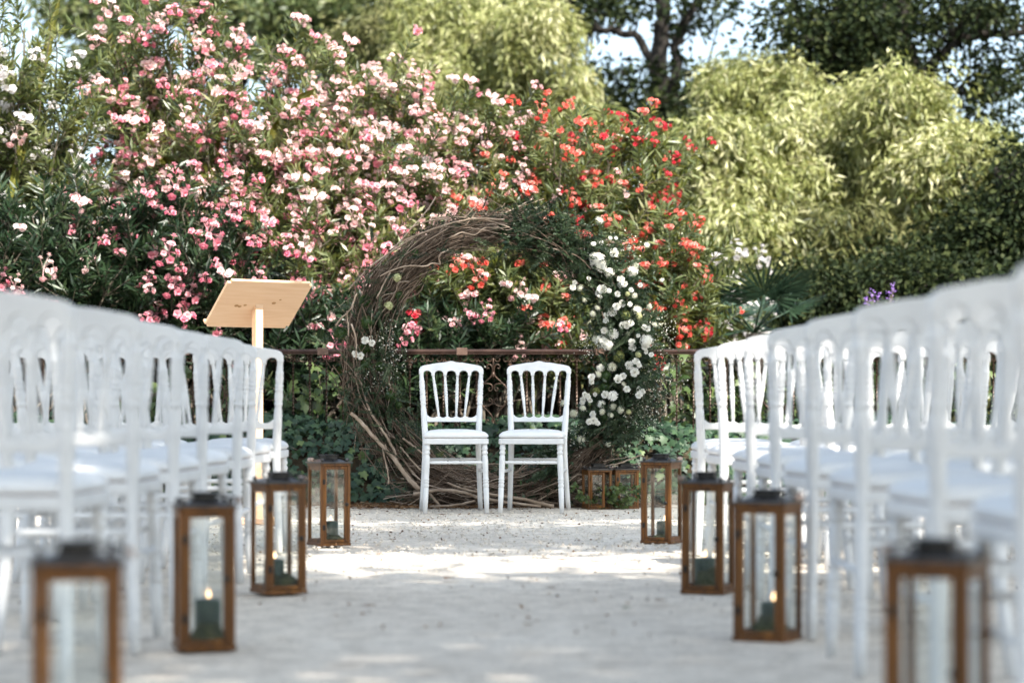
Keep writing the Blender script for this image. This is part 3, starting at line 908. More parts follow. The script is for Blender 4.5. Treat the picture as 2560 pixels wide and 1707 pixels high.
def make_railing():
    root = thing('iron_railing', 'brown wrought-iron railing with scrollwork behind the twig ring', 'railing', (0, RY, 0.40))
    z_top = 1.012 - 0.40
    x0, x1 = -4.1, 4.1
    prof = [(-0.026, -0.018), (0.026, -0.018), (0.026, -0.008), (0.031, -0.004), (0.031, 0.004), (0.024, 0.012), (0.012, 0.017), (-0.012, 0.017), (-0.024, 0.012), (-0.031, 0.004), (-0.031, -0.004), (-0.026, -0.008)]
    m = len(prof)
    V = [(x, y, z_top + z) for x in (x0, x1) for y, z in prof]
    Fc = []
    for j in range(m):
        k = (j + 1) % m
        Fc += [(j, m + j, m + k), (j, m + k, k)]
    MB().add(V, Fc).build('handrail', 'iron_rail', root, False)
    MB().box((0, 0, 0.03), (x1 - x0, 0.03, 0.014), 0.002).build('bottom_rail', 'iron', root, False)
    xs = -1.229
    k = -3
    while xs + k * 0.947 < x1:
        MB().box((xs + k * 0.947, 0, z_top), (0.075, 0.075, 0.052), 0.004).build('rail_collar', 'iron_collar', root, False)
        k += 1
    sp = 0.1138
    zt = z_top - 0.018

    def bal(kind):
        mb = MB()
        zs = np.linspace(0.037, zt, 24)
        tw = []
        # twisted square bar
        ang = zs * 60
        a4 = np.arange(4) * math.pi / 2
        Vv = np.stack([0.0075 * np.cos(ang[:, None] + a4), 0.0075 * np.sin(ang[:, None] + a4), np.repeat(zs[:, None], 4, 1)], -1).reshape(-1, 3)
        F4 = []
        for i in range(23):
            for j in range(4):
                q = (j + 1) % 4
                F4 += [(i * 4 + j, i * 4 + q, i * 4 + 4 + q), (i * 4 + j, i * 4 + 4 + q, i * 4 + 4 + j)]
        mb.add(Vv, F4)
        if kind:
            zc = 0.52 if kind == 1 else 0.265
            mb.lathe([(0.008, -0.026), (0.014, -0.022), (0.014, -0.017), (0.009, -0.014), (0.017, -0.006), (0.019, 0.0), (0.017, 0.006), (0.009, 0.014), (0.014, 0.017), (0.014, 0.022), (0.008, 0.026)], (0, 0, zc), 10)
        return mesh_from('baluster', np.concatenate(mb.v), np.concatenate(mb.f), np.concatenate(mb.r), 'iron', False)
    bm_ = [bal(0), bal(1), bal(2)]

    def spiral(c, r0, a0, a1, r1, n=18):
        return [(c[0] + (r0 + (r1 - r0) * t) * math.cos(a0 + (a1 - a0) * t), 0, c[1] + (r0 + (r1 - r0) * t) * math.sin(a0 + (a1 - a0) * t)) for t in np.linspace(0, 1, n)]
    sc = MB()
    for s in (-1, 1):
        pts = [(s * 0.053, 0, -0.004)] + [(s * p[0], 0, p[2]) for p in spiral((0.028, -0.030), 0.026, R(75), R(75 - 400 + 0), 0.006, 20)]
        pts = [(s * 0.050, 0, -0.0015)] + [(s * p[0], 0, p[2]) for p in spiral((0.026, -0.031), 0.0235, R(60), R(-330), 0.006, 20)]
        sc.tube(pts, 0.0042, 6)
    scroll = mesh_from('scroll', np.concatenate(sc.v), np.concatenate(sc.f), np.concatenate(sc.r), 'iron')
    i0 = int((x0 + 0.637) / sp) - 1
    n_b = 0
    for i in range(i0, 60):
        x = -0.637 + i * sp
        if x < x0 + 0.03 or x > x1 - 0.03:
            continue
        if (i - 5) % 17 != 0:
            kind = 0 if i % 3 else (1 if (i // 3) % 2 == 0 else 2)
            link('baluster', bm_[kind], root, (x, 0, 0))
        else:
            pm = MB()
            pm.tube([(0, 0, zt), (0, 0, zt - 0.13)], 0.0065, 6)
            pm.tube([(0, 0, zt - 0.12), (0, 0, zt - 0.15), (0, 0, zt - 0.17)], [0.012, 0.010, 0.002], 6)
            pm.tube([(0, 0, 0.037), (0, 0, 0.13)], 0.0065, 6)
            pm.tube([(0, 0, 0.08), (0, 0, 0.11), (0, 0, 0.145)], [0.010, 0.012, 0.002], 6)
            for s in (-1, 1):
                zt2 = zt - 0.105
                pts = catmull([(s * .028, 0, zt2 + .012), (s * .040, 0, zt2 + .008), (s * .044, 0, zt2 + .024), (s * .030, 0, zt2 + .036), (s * .012, 0, zt2 + .026), (s * .004, 0, zt2 - .005), (s * .014, 0, zt2 - .045), (s * .055, 0, zt2 - .085), (s * .093, 0, zt2 - .13), (s * .099, 0, zt2 - .185), (s * .082, 0, zt2 - .235), (s * .045, 0, zt2 - .275), (s * .014, 0, zt2 - .31), (s * .006, 0, zt2 - .34), (s * .02, 0, zt2 - .37), (s * .042, 0, zt2 - .368), (s * .05, 0, zt2 - .352), (s * .038, 0, zt2 - .342), (s * .030, 0, zt2 - .352)], 5)
                pm.tube(pts, 0.0055, 6)
                pts = catmull([(s * .093, 0, zt2 - .13), (s * .075, 0, zt2 - .1), (s * .04, 0, zt2 - .095), (s * .010, 0, zt2 - .105), (s * .008, 0, zt2 - .135), (s * .024, 0, zt2 - .145), (s * .032, 0, zt2 - .13), (s * .022, 0, zt2 - .122)], 5)
                pm.tube(pts, 0.0045, 6)
                pts = catmull([(s * .082, 0, zt2 - .235), (s * .06, 0, zt2 - .25), (s * .03, 0, zt2 - .245), (s * .008, 0, zt2 - .228), (s * .010, 0, zt2 - .203), (s * .024, 0, zt2 - .197), (s * .030, 0, zt2 - .21), (s * .02, 0, zt2 - .216)], 5)
                pm.tube(pts, 0.0045, 6)
            o = pm.build('scroll_ornament', 'iron', root)
            o.location = (x, 0, 0)
        if x + sp < x1 - 0.03:
            link('scroll', scroll, root, (x + sp / 2, 0, zt - 0.002))
    return root


make_railing()


# ------------------------------------------------------------------ ivy on the bank
def make_ivy():
    rng = np.random.default_rng(11)
    root = thing('ivy_ground_cover', 'dark green ivy carpeting the bank below the railing', 'ivy', (0, 16.0, 0))
    n = 10500
    u = rng.random(n) ** 0.85
    x = rng.uniform(-4.4, 4.4, n)
    y = 15.74 + u * 1.25 + 0.05 * np.sin(x * 5) + 0.04 * np.sin(x * 13 + 2)
    z = bank_z(x, y) + 0.02 + rng.random(n) * 0.06 + 0.035 * (np.sin(x * 4.1 + 5 * y) * 0.5 + 0.5)
    z = np.maximum(z, 0.012)
    P = np.stack([x, y, z], 1)
    D = np.stack([rng.normal(0, 0.55, n), -0.35 + rng.normal(0, 0.3, n), -0.65 + rng.normal(0, 0.35, n)], 1)
    flat = (y > 16.4)
    D[flat, 2] = rng.normal(-0.1, 0.3, flat.sum())
    D[flat, 1] -= 0.3
    L = rng.uniform(0.04, 0.068, n)
    rnd = np.clip(rng.normal(0.45, 0.25, n), 0, 1)
    M = frames(D, rng, up=(0, -0.55, 0.75), upw=0.72) * np.stack([L, L, L], 1)[:, None, :]
    # the 260 nearest in the open stretch are leaves of their own
    own = np.where((y < 16.3) & (z > 0.02))[0]
    own = own[np.argsort(-(L[own] * 3 - (y[own] - 15.7) * 0.02 - np.abs(np.abs(x[own]) - 0.9) * 0.03))][:280]
    me = []
    for q in range(6):
        me.append(mesh_from('ivy_leaf', np.array(IVY_V, float), np.array(IVY_F), np.full(len(IVY_V), [0.2, 0.35, 0.5, 0.65, 0.8, 0.97][q]), 'ivy'))
    off = np.array([0, 16.0, 0])
    for i in own:
        o = link('leaf', me[int(rnd[i] * 5.99)], root)
        Mx = Matrix(((M[i, 0, 0], M[i, 0, 1], M[i, 0, 2], P[i, 0]), (M[i, 1, 0], M[i, 1, 1], M[i, 1, 2], P[i, 1] - 16.0 - 0.012), (M[i, 2, 0], M[i, 2, 1], M[i, 2, 2], P[i, 2]), (0, 0, 0, 1)))
        o.matrix_local = Mx
    rest = np.ones(n, bool); rest[own] = False
    V, Fc, r = scatter(IVY_V, IVY_F, P[rest] - off, M[rest], rnd[rest])
    mb = MB().add(V, Fc, r)
    st = MB()
    for i in range(60):
        xa = rng.uniform(-4.2, 4.2)
        ya = rng.uniform(15.85, 16.6)
        pts = []
        for t in range(6):
            xx, yy = xa + t * 0.12 * rng.uniform(0.6, 1.2), ya + rng.uniform(-0.05, 0.05)
            pts.append((xx, yy - 16.0, float(bank_z(np.array(xx), np.array(yy))) + 0.03))
        st.tube(pts, 0.0035, 5)
    tag(mb.build('leaf_mass', 'ivy', root), kind='stuff')
    st.build('runner', 'bark_grey', root)


make_ivy()


# ------------------------------------------------------------------ the twig ring
RC = Vector((at(1252, 900, 15.4).x, 15.4, 0.935))


def ring_pt(th, r, dy=0.0):
    return np.array([r * math.cos(th), dy, r * math.sin(th)])


def rosette(layers, rng, tip=1.0):
    """petal rings: (count, radius, length, width, tilt)"""
    mb = MB()
    mb.lathe([(0.02, -0.12), (0.45, -0.05), (0.62, 0.08), (0.5, 0.26), (0.3, 0.42), (0.03, 0.5)], sides=10, rnd=0.5)
    for cnt, r, L, W, tilt, z in layers:
        for k in range(cnt):
            a = 2 * math.pi * (k + rng.uniform(-0.2, 0.2)) / cnt + r * 40
            ca, sa = math.cos(a), math.sin(a)
            ct, st_ = math.cos(tilt), math.sin(tilt)
            pts = []
            for (u, v, w) in ((-.35, 0, 0), (.35, 0, 0), (.5, .6, .12), (.3, 1, .02), (-.3, 1, .02), (-.5, .6, .12), (0, .55, -.06)):
                px, py, pz = u * W, v * L, w * L
                yy, zz = py * ct - pz * st_, py * st_ + pz * ct
                rr = r + yy
                pts.append((rr * ca - px * sa, rr * sa + px * ca, z + zz))
            mb.add(pts, [(6, 0, 1), (6, 1, 2), (6, 2, 3), (6, 3, 4), (6, 4, 5), (6, 5, 0)], np.clip(rng.normal(0.65, 0.2), 0, 1))
    return mb


def pack(mb, name, mat, smooth=True):
    return mesh_from(name, np.concatenate(mb.v), np.concatenate(mb.f), np.concatenate(mb.r), mat, smooth)


def make_ring():
    rng = np.random.default_rng(21)
    root = thing('twig_ring', 'round wreath arch of brown twigs with white flowers and greenery on one side', 'wreath arch', RC - Vector((0, 0, 0.935)))
    C0 = np.array([0, 0, 0.935])
    # --- twigs
    tw = MB()

    def band(th):
        """centre radius and half width of the twig bundle at an angle"""
        d = math.degrees(th) % 360
        if d < 75: return 0.80, 0.07
        if d < 150: return 0.83, 0.068
        if d < 240: return 0.855, 0.092
        if d < 300: return 0.84, 0.09
        return 0.82, 0.075
    n = 3300
    for i in range(n):
        d0 = rng.choice([rng.uniform(60, 160), rng.uniform(130, 300), rng.uniform(0, 360), rng.uniform(200, 330)], p=[0.30, 0.44, 0.11, 0.15])
        arc = rng.uniform(14, 60)
        r_, hw = band(R(d0))
        ro, yo = r_ + rng.normal(0, hw * 0.62), rng.normal(0, 0.07)
        drift, ydr = rng.normal(0, 0.065), rng.normal(0, 0.07)
        m = 12
        ph, amp, fr = rng.uniform(0, 6), rng.uniform(0.003, 0.016), rng.uniform(4, 14)
        if rng.random() < 0.12:
            amp = rng.uniform(0.012, 0.022); fr = rng.uniform(9, 16)
        pts = []
        for t in np.linspace(0, 1, m):
            th = R(d0 + arc * (t - 0.5))
            rr = ro + drift * (t - 0.5) + amp * math.sin(fr * t + ph) + 0.10 * (abs(t - 0.5) * 2) ** 3 * (1 if i % 5 == 0 else 0)
            q = C0 + ring_pt(th, rr, yo + ydr * (t - 0.5) + amp * math.cos(fr * t * 1.3 + ph))
            q[2] = max(q[2], 0.008)
            pts.append(q)
        rad = rng.uniform(0.0013, 0.0046) * np.linspace(1, 0.4, m)
        tw.tube(pts, rad, 5, rnd=float(np.clip(rng.normal(0.45, 0.27), 0, 1)), cap=False)
    # bound core of the hoop
    cp, cr = [], []
    for d in np.linspace(-90, 250, 60):
        dd = d % 360
        cp.append(C0 + ring_pt(R(d), 0.83 + 0.012 * math.sin(d * 0.21), 0.03))
        cr.append((0.045 if dd < 150 and dd > 80 else 0.075 if 150 <= dd < 240 else 0.055) * (1 + 0.12 * math.sin(d * 0.6)))
    core = MB().tube(cp, cr, 10, rnd=0.12)
    core.build('hoop_core', 'fibre', root)
    # loose ends sticking outward
    for i in range(480):
        d0 = rng.uniform(75, 300)
        r_, hw = band(R(d0))
        th = R(d0)
        a = C0 + ring_pt(th, r_ + rng.uniform(-hw, hw), rng.normal(0, 0.06))
        tang = np.array([-math.sin(th), 0, math.cos(th)]) * rng.choice([-1, 1])
        out = np.array([math.cos(th), 0, math.sin(th)]) * rng.uniform(-0.3, 0.9)
        b = a + (tang * 0.8 + out) * rng.uniform(0.08, 0.22) + rng.normal(0, 0.02, 3)
        mid = (a + b) / 2 + rng.normal(0, 0.02, 3)
        p = bez(a, mid, b, 6); p[:, 2] = np.maximum(p[:, 2], 0.006)
        tw.tube(p, np.linspace(0.0022, 0.0006, 6), 4, rnd=float(rng.random()), cap=False)
    # brush lying at the foot
    for i in range(420):
        x = rng.uniform(-0.75, 0.75)
        base = np.array([x, rng.uniform(-0.20, 0.16), rng.uniform(0.006, 0.10 + 0.15 * abs(x))])
        ang = rng.normal(0.0, 0.35) + (-0.35 * x)
        l = rng.uniform(0.15, 0.5)
        b = base + np.array([math.cos(ang) * l, rng.normal(0, 0.05), math.sin(ang) * l])
        p = bez(base, (base + b) / 2 + rng.normal(0, 0.03, 3), b, 7)
        p[:, 2] = np.maximum(p[:, 2], 0.006)
        tw.tube(p, rng.uniform(0.0015, 0.0042) * np.linspace(1, 0.5, 7), 5, rnd=float(np.clip(rng.normal(0.5, 0.25), 0, 1)), cap=False)
    tag(tw.build('twig_bundle', 'twig', root), kind='stuff')
    # --- thick pale branches, each its own part
    def px(pts, ox, oy, s, Y):
        return [tuple(np.array(tuple(at(ox + a * s, oy + b * s, Y))) - np.array((RC.x, RC.y, 0))) for a, b in pts]
    B = [
        (px([(225, 595), (330, 690), (450, 830), (560, 950), (660, 1060), (740, 1180), (820, 1270), (895, 1345)], 820, 880, .2551, 15.18), 0.0105, 0.0150),
        (px([(395, 550), (480, 690), (580, 840), (650, 980), (668, 1060)], 820, 880, .2551, 15.20), 0.006, 0.010),
        (px([(535, 950), (565, 1080), (590, 1190), (594, 1295)], 820, 880, .2551, 15.15), 0.0055, 0.0045),
        (px([(570, 960), (566, 900)], 820, 880, .2551, 15.17), 0.006, 0.003),
        (px([(680, 960), (760, 1080), (830, 1180), (910, 1260)], 820, 880, .2551, 15.24), 0.006, 0.007),
        (px([(115, 1278), (300, 1245), (520, 1255), (640, 1300), (760, 1322)], 1000, 860, .2934, 15.12), 0.0115, 0.009),
        (px([(400, 1180), (560, 1240), (800, 1285), (1000, 1312), (1150, 1345), (1310, 1384)], 1000, 860, .2934, 15.16), 0.006, 0.0125),
        (px([(240, 1255), (300, 1330), (335, 1372)], 1000, 860, .2934, 15.14), 0.008, 0.009),
        (px([(255, 1385), (500, 1365), (640, 1332)], 1000, 860, .2934, 15.08), 0.008, 0.006),
        (px([(640, 1300), (700, 1310), (900, 1345), (1200, 1380)], 1000, 860, .2934, 15.08), 0.011, 0.007),
        (px([(480, 1190), (620, 1225), (700, 1260), (840, 1290)], 1000, 860, .2934, 15.2), 0.004, 0.008),
        (px([(0, 1020), (70, 1110), (160, 1240)], 1000, 860, .2934, 15.26), 0.010, 0.012),
        (px([(20, 800), (130, 880), (215, 960)], 1000, 860, .2934, 15.2), 0.006, 0.006),
        (px([(0, 870), (90, 980), (200, 1100)], 1000, 860, .2934, 15.22), 0.005, 0.006),
        (px([(820, 1150), (940, 1120), (1040, 1060), (1100, 1010)], 1000, 860, .2934, 15.3), 0.006, 0.004),
        (px([(1180, 1330), (1300, 1260), (1420, 1180), (1520, 1100)], 1000, 860, .2934, 15.2), 0.004, 0.003),
        (px([(420, 250), (520, 228), (620, 205), (780, 145), (915, 92)], 1440, 1120, .1786, 15.12), 0.0035, 0.0050),
        (px([(380, 180), (560, 150), (700, 130), (840, 70)], 1440, 1120, .1786, 15.25), 0.003, 0.0012),
        (px([(600, 600), (780, 520), (950, 478), (1100, 490), (1200, 455), (1290, 462), (1278, 390), (1320, 330), (1400, 300)], 820, 560, .2168, 15.2), 0.004, 0.0055),
        (px([(690, 100), (900, 60), (1150, -30), (1400, -60)], 820, 560, .2168, 15.28), 0.002, 0.006),
        (px([(240, 760), (420, 560), (620, 390), (830, 260), (1060, 120), (1380, 20)], 820, 560, .2168, 15.3), 0.005, 0.0075),
        (px([(90, 1170), (160, 1080), (260, 980), (330, 800)], 820, 560, .2168, 15.18), 0.006, 0.005),
        (px([(270, 1150), (320, 1300), (325, 1440), (320, 1560)], 820, 560, .2168, 15.18), 0.0055, 0.004),
        (px([(220, 1000), (230, 1150), (240, 1300)], 820, 560, .2168, 15.2), 0.005, 0.004),
        (px([(560, 860), (640, 700), (720, 560)], 820, 560, .2168, 15.2), 0.004, 0.005),
        (px([(560, 120), (700, 118), (850, 140), (980, 190), (1080, 225)], 780, 480, .5356, 15.24), 0.005, 0.004),
        (px([(420, 230), (600, 160), (760, 125), (900, 130)], 780, 480, .5356, 15.22), 0.004, 0.006),
        (px([(640, 215), (700, 190), (760, 200), (800, 170), (870, 165)], 780, 480, .5356, 15.2), 0.004, 0.003),
    ]
    for pts, r0, r1 in B:
        P = catmull(pts, 5)
        P[:, 2] = np.maximum(P[:, 2], max(r0, r1) + 0.002)
        P = P + rng.normal(0, 0.0012, P.shape)
        MB().tube(P, np.linspace(r0, r1, len(P)) * rng.uniform(0.92, 1.08, len(P)), 8).build('branch', 'branch_pale', root)
    # --- rust-coloured moss fibre on the lower left
    fb = MB()
    nf = 5200
    d = rng.uniform(175, 245, nf)
    th = np.radians(d)
    rr = rng.normal(0.85, 0.07, nf)
    P = np.stack([rr * np.cos(th), rng.normal(0.03, 0.05, nf), 0.935 + rr * np.sin(th)], 1)
    V, Fc, r = leaves(P, rng.normal(size=(nf, 3)) + np.array([0, 0, -0.5]), rng.uniform(0.03, 0.09, nf), rng.uniform(0.0012, 0.003, nf), rng, 'quad')
    fb.add(V, Fc, r)
    tag(fb.build('moss_fibre', 'fibre', root), kind='stuff')
    # --- greenery: fern sprays (paired leaflets) and broad leaves
    fern = MB()
    sprays = []
    for lo, hi, cnt, out_b in ((25, 84, 560, 0.9), (-70, 30, 900, 0.8), (95, 150, 70, 0.4), (158, 212, 300, 0.7), (215, 232, 80, -0.6), (285, 300, 10, 0.2)):
        for i in range(cnt):
            sprays.append((rng.uniform(lo, hi), out_b))
    P_, D_, L_, W_, R_ = [], [], [], [], []
    for d0, ob in sprays:
        th = R(d0)
        rr = 0.82 + rng.normal(0, 0.085)
        a = C0 + ring_pt(th, rr, rng.normal(-0.05, 0.07))
        tang = np.array([-math.sin(th), 0, math.cos(th)]) * rng.choice([-1, 1])
        outv = np.array([math.cos(th), 0, math.sin(th)]) * rng.choice([1, 1, -0.7])
        dirv = unit(tang * rng.uniform(0.2, 1) + outv * rng.uniform(0.2, 1) * abs(ob) + np.array([0, -rng.uniform(0, 0.8), rng.uniform(0, 0.5)]))
        l = rng.uniform(0.10, 0.24)
        b = a + dirv * l + np.array([0, 0, -0.03])
        p = bez(a, a + dirv * l * 0.6, b, 9)
        if p[:, 2].min() < 0.01 or (p[:, 2].min() < 0.36 and p[:, 0].max() > 0.45 and p[:, 1].min() < -0.06):
            continue
        fern.tube(p, np.linspace(0.0014, 0.0004, 9), 4, rnd=0.5, cap=False)
        side = unit(np.cross(dirv, rng.normal(size=3)))
        k = int(l / 0.010)
        c = float(np.clip(rng.normal(0.45, 0.25), 0, 1))
        for j in range(k):
            t = (j + 1) / (k + 1)
            q = p[min(int(t * 8), 7)] * (1 - (t * 8) % 1) + p[min(int(t * 8) + 1, 8)] * ((t * 8) % 1)
            for s in (-1, 1):
                P_.append(q); D_.append(dirv * 0.7 + side * s); L_.append(0.030 * (1 - t * 0.6) * rng.uniform(0.7, 1.2)); W_.append(0.008); R_.append(c)
    V, Fc, r = leaves(np.array(P_), np.array(D_), np.array(L_), np.array(W_), rng, 'quad', rnd=np.array(R_))
    fern.add(V, Fc, r)
    tag(fern.build('fern_spray_mass', 'fern', root), kind='stuff')
    bl = MB()
    nbs = [4200, 2000, 650, 500]
    nb = sum(nbs)
    d = np.concatenate([rng.uniform(-68, 40, nbs[0]), rng.uniform(40, 90, nbs[1]), rng.uniform(150, 212, nbs[2]), rng.uniform(-95, -60, nbs[3])])
    th = np.radians(d)
    rr = np.concatenate([rng.normal(0.80, 0.10, nbs[0]), rng.normal(0.81, 0.055, nbs[1]), rng.normal(0.78, 0.06, nbs[2]), rng.normal(0.8, 0.06, nbs[3])])
    P = np.stack([rr * np.cos(th), rng.normal(-0.03, 0.07, nb), 0.935 + rr * np.sin(th)], 1)
    P[:, 2] = np.maximum(P[:, 2], 0.05)
    P[:, 1] = np.where((P[:, 0] > 0.45) & (P[:, 2] < 0.4), np.abs(P[:, 1]) + 0.04, P[:, 1])
    D = rng.normal(size=(nb, 3)) * 0.7 + np.stack([np.cos(th), 0 * th - 0.4, np.sin(th) - 0.2], 1) * 0.6
    V, Fc, r = leaves(P, D, rng.uniform(0.03, 0.06, nb), rng.uniform(0.012, 0.024, nb), rng, 'kite', up=(0, -0.5, 0.7), upw=0.4)
    bl.add(V, Fc, r)
    tag(bl.build('broad_leaf_mass', 'ruscus', root), kind='stuff')
    # wispy white filler (tiny florets on hair-thin stalks)
    wf = MB()
    Pw, Sw = [], []
    for (cx, cy_, spread, cnt) in ((1640, 940, 30, 46), (1620, 1010, 34, 56), (1590, 1040, 30, 46), (1450, 1095, 26, 34), (955, 848, 20, 40), (935, 945, 20, 40), (985, 900, 20, 26), (1650, 820, 24, 36), (1470, 860, 20, 26), (1560, 620, 24, 20)):
        for j in range(cnt * 4):
            q = np.array(tuple(at(cx + rng.normal(0, spread), cy_ + rng.normal(0, spread), 15.28 + rng.normal(0, 0.05)))) - np.array((RC.x, RC.y, 0))
            Pw.append(q)
    Pw = np.array(Pw)
    Mw = frames(rng.normal(size=(len(Pw), 3)), rng) * 0.010
    fl = [(0.5, 0, 0), (0, 0.5, 0.1), (-0.5, 0, 0), (0, -0.5, 0.1), (0, 0, -0.15)]
    V, Fc, r = scatter(fl, [(4, 0, 1), (4, 1, 2), (4, 2, 3), (4, 3, 0)], Pw, Mw, rng.random(len(Pw)))
    wf.add(V, Fc, r)
    tag(wf.build('tiny_floret_mass', 'petal_lace', root), kind='stuff')
    # --- flower heads, each a part
    rose = []
    for s in range(3):
        rg = np.random.default_rng(40 + s)
        rose.append(pack(rosette([(6, 0.25, 0.72, 0.85, 0.25, 0.10), (6, 0.20, 0.62, 0.75, 0.65, 0.22), (5, 0.14, 0.50, 0.6, 1.0, 0.32), (4, 0.08, 0.40, 0.5, 1.3, 0.42), (3, 0.03, 0.3, 0.4, 1.45, 0.5)], rg), 'rose_head', 'petal'))
    rg = np.random.default_rng(60)
    daisy = pack(rosette([(15, 0.25, 0.75, 0.30, 0.15, 0.05), (13, 0.2, 0.6, 0.28, 0.45, 0.12), (11, 0.15, 0.45, 0.25, 0.8, 0.18), (7, 0.04, 0.25, 0.2, 1.2, 0.26)], rg), 'zinnia_head', 'petal')

    def dome(nfl, size, flat, seed, mat, name):
        rg = np.random.default_rng(seed)
        v = rg.normal(size=(nfl, 3)); v[:, 2] = np.abs(v[:, 2]) * 0.9 - 0.15
        v = unit(v)
        P = v * np.array([1, 1, flat]) * rg.uniform(0.82, 1.02, (nfl, 1))
        heart = [(0.05, -0.2 * flat), (0.6, -0.1 * flat), (0.78, 0.2 * flat), (0.66, 0.5 * flat), (0.4, 0.72 * flat), (0.04, 0.84 * flat)]
        M = frames(unit(np.cross(v, rg.normal(size=(nfl, 3)))), rg)
        # petals of each floret lie in the plane across v
        A = unit(np.cross(v, rg.normal(size=(nfl, 3)))); Bv = np.cross(v, A)
        M = np.stack([A, Bv, v], 2) * size
        tv = [(0, 0, 0)]
        tf = []
        for k in range(4):
            a = k * math.pi / 2
            i = len(tv)
            tv += [(0.45 * math.cos(a - .6), 0.45 * math.sin(a - .6), 0.05), (0.95 * math.cos(a - .25), .95 * math.sin(a - .25), 0.12), (.95 * math.cos(a + .25), .95 * math.sin(a + .25), 0.12), (0.45 * math.cos(a + .6), 0.45 * math.sin(a + .6), 0.05)]
            tf += [(0, i, i + 1), (0, i + 1, i + 2), (0, i + 2, i + 3)]
        V, Fc, r = scatter(tv, tf, P, M, np.clip(rg.normal(0.6, 0.25, nfl), 0, 1))
        return pack(MB().lathe(heart, sides=10, rnd=0.25).add(V, Fc, r), name, mat)
    hyd = [dome(46, 0.26, 0.8, 70 + s, 'petal', 'hydrangea_head') for s in range(2)]
    lace = [dome(60, 0.15, 0.5, 80 + s, 'petal_lace', 'lace_head') for s in range(2)]
    lime = dome(40, 0.3, 0.8, 90, 'petal_lime', 'lime_head')

    def fuzzy(seed, mat, name):
        rg = np.random.default_rng(seed)
        v = unit(rg.normal(size=(420, 3)))
        V, Fc, r = leaves(v * 0.72, v + rg.normal(0, 0.25, v.shape), rg.uniform(0.25, 0.4, 420), rg.uniform(0.06, 0.12, 420), rg, 'quad')
        mb = MB().add(V, Fc, r)
        bm = bmesh.new(); bmesh.ops.create_icosphere(bm, subdivisions=2, radius=0.8); bm.verts.index_update()
        mb.add([tuple(q.co) for q in bm.verts], [[q.index for q in f.verts] for f in bm.faces], 0.15)
        bm.free()
        return pack(mb, name, mat)
    ball = fuzzy(100, 'ball', 'moss_ball_head'); ball_l = fuzzy(101, 'ball_lime', 'lime_ball_head')
    SA, SB, S5, S6 = (1400, 540, .1913), (1400, 800, .2105), (820, 560, .2168), (820, 880, .2551)
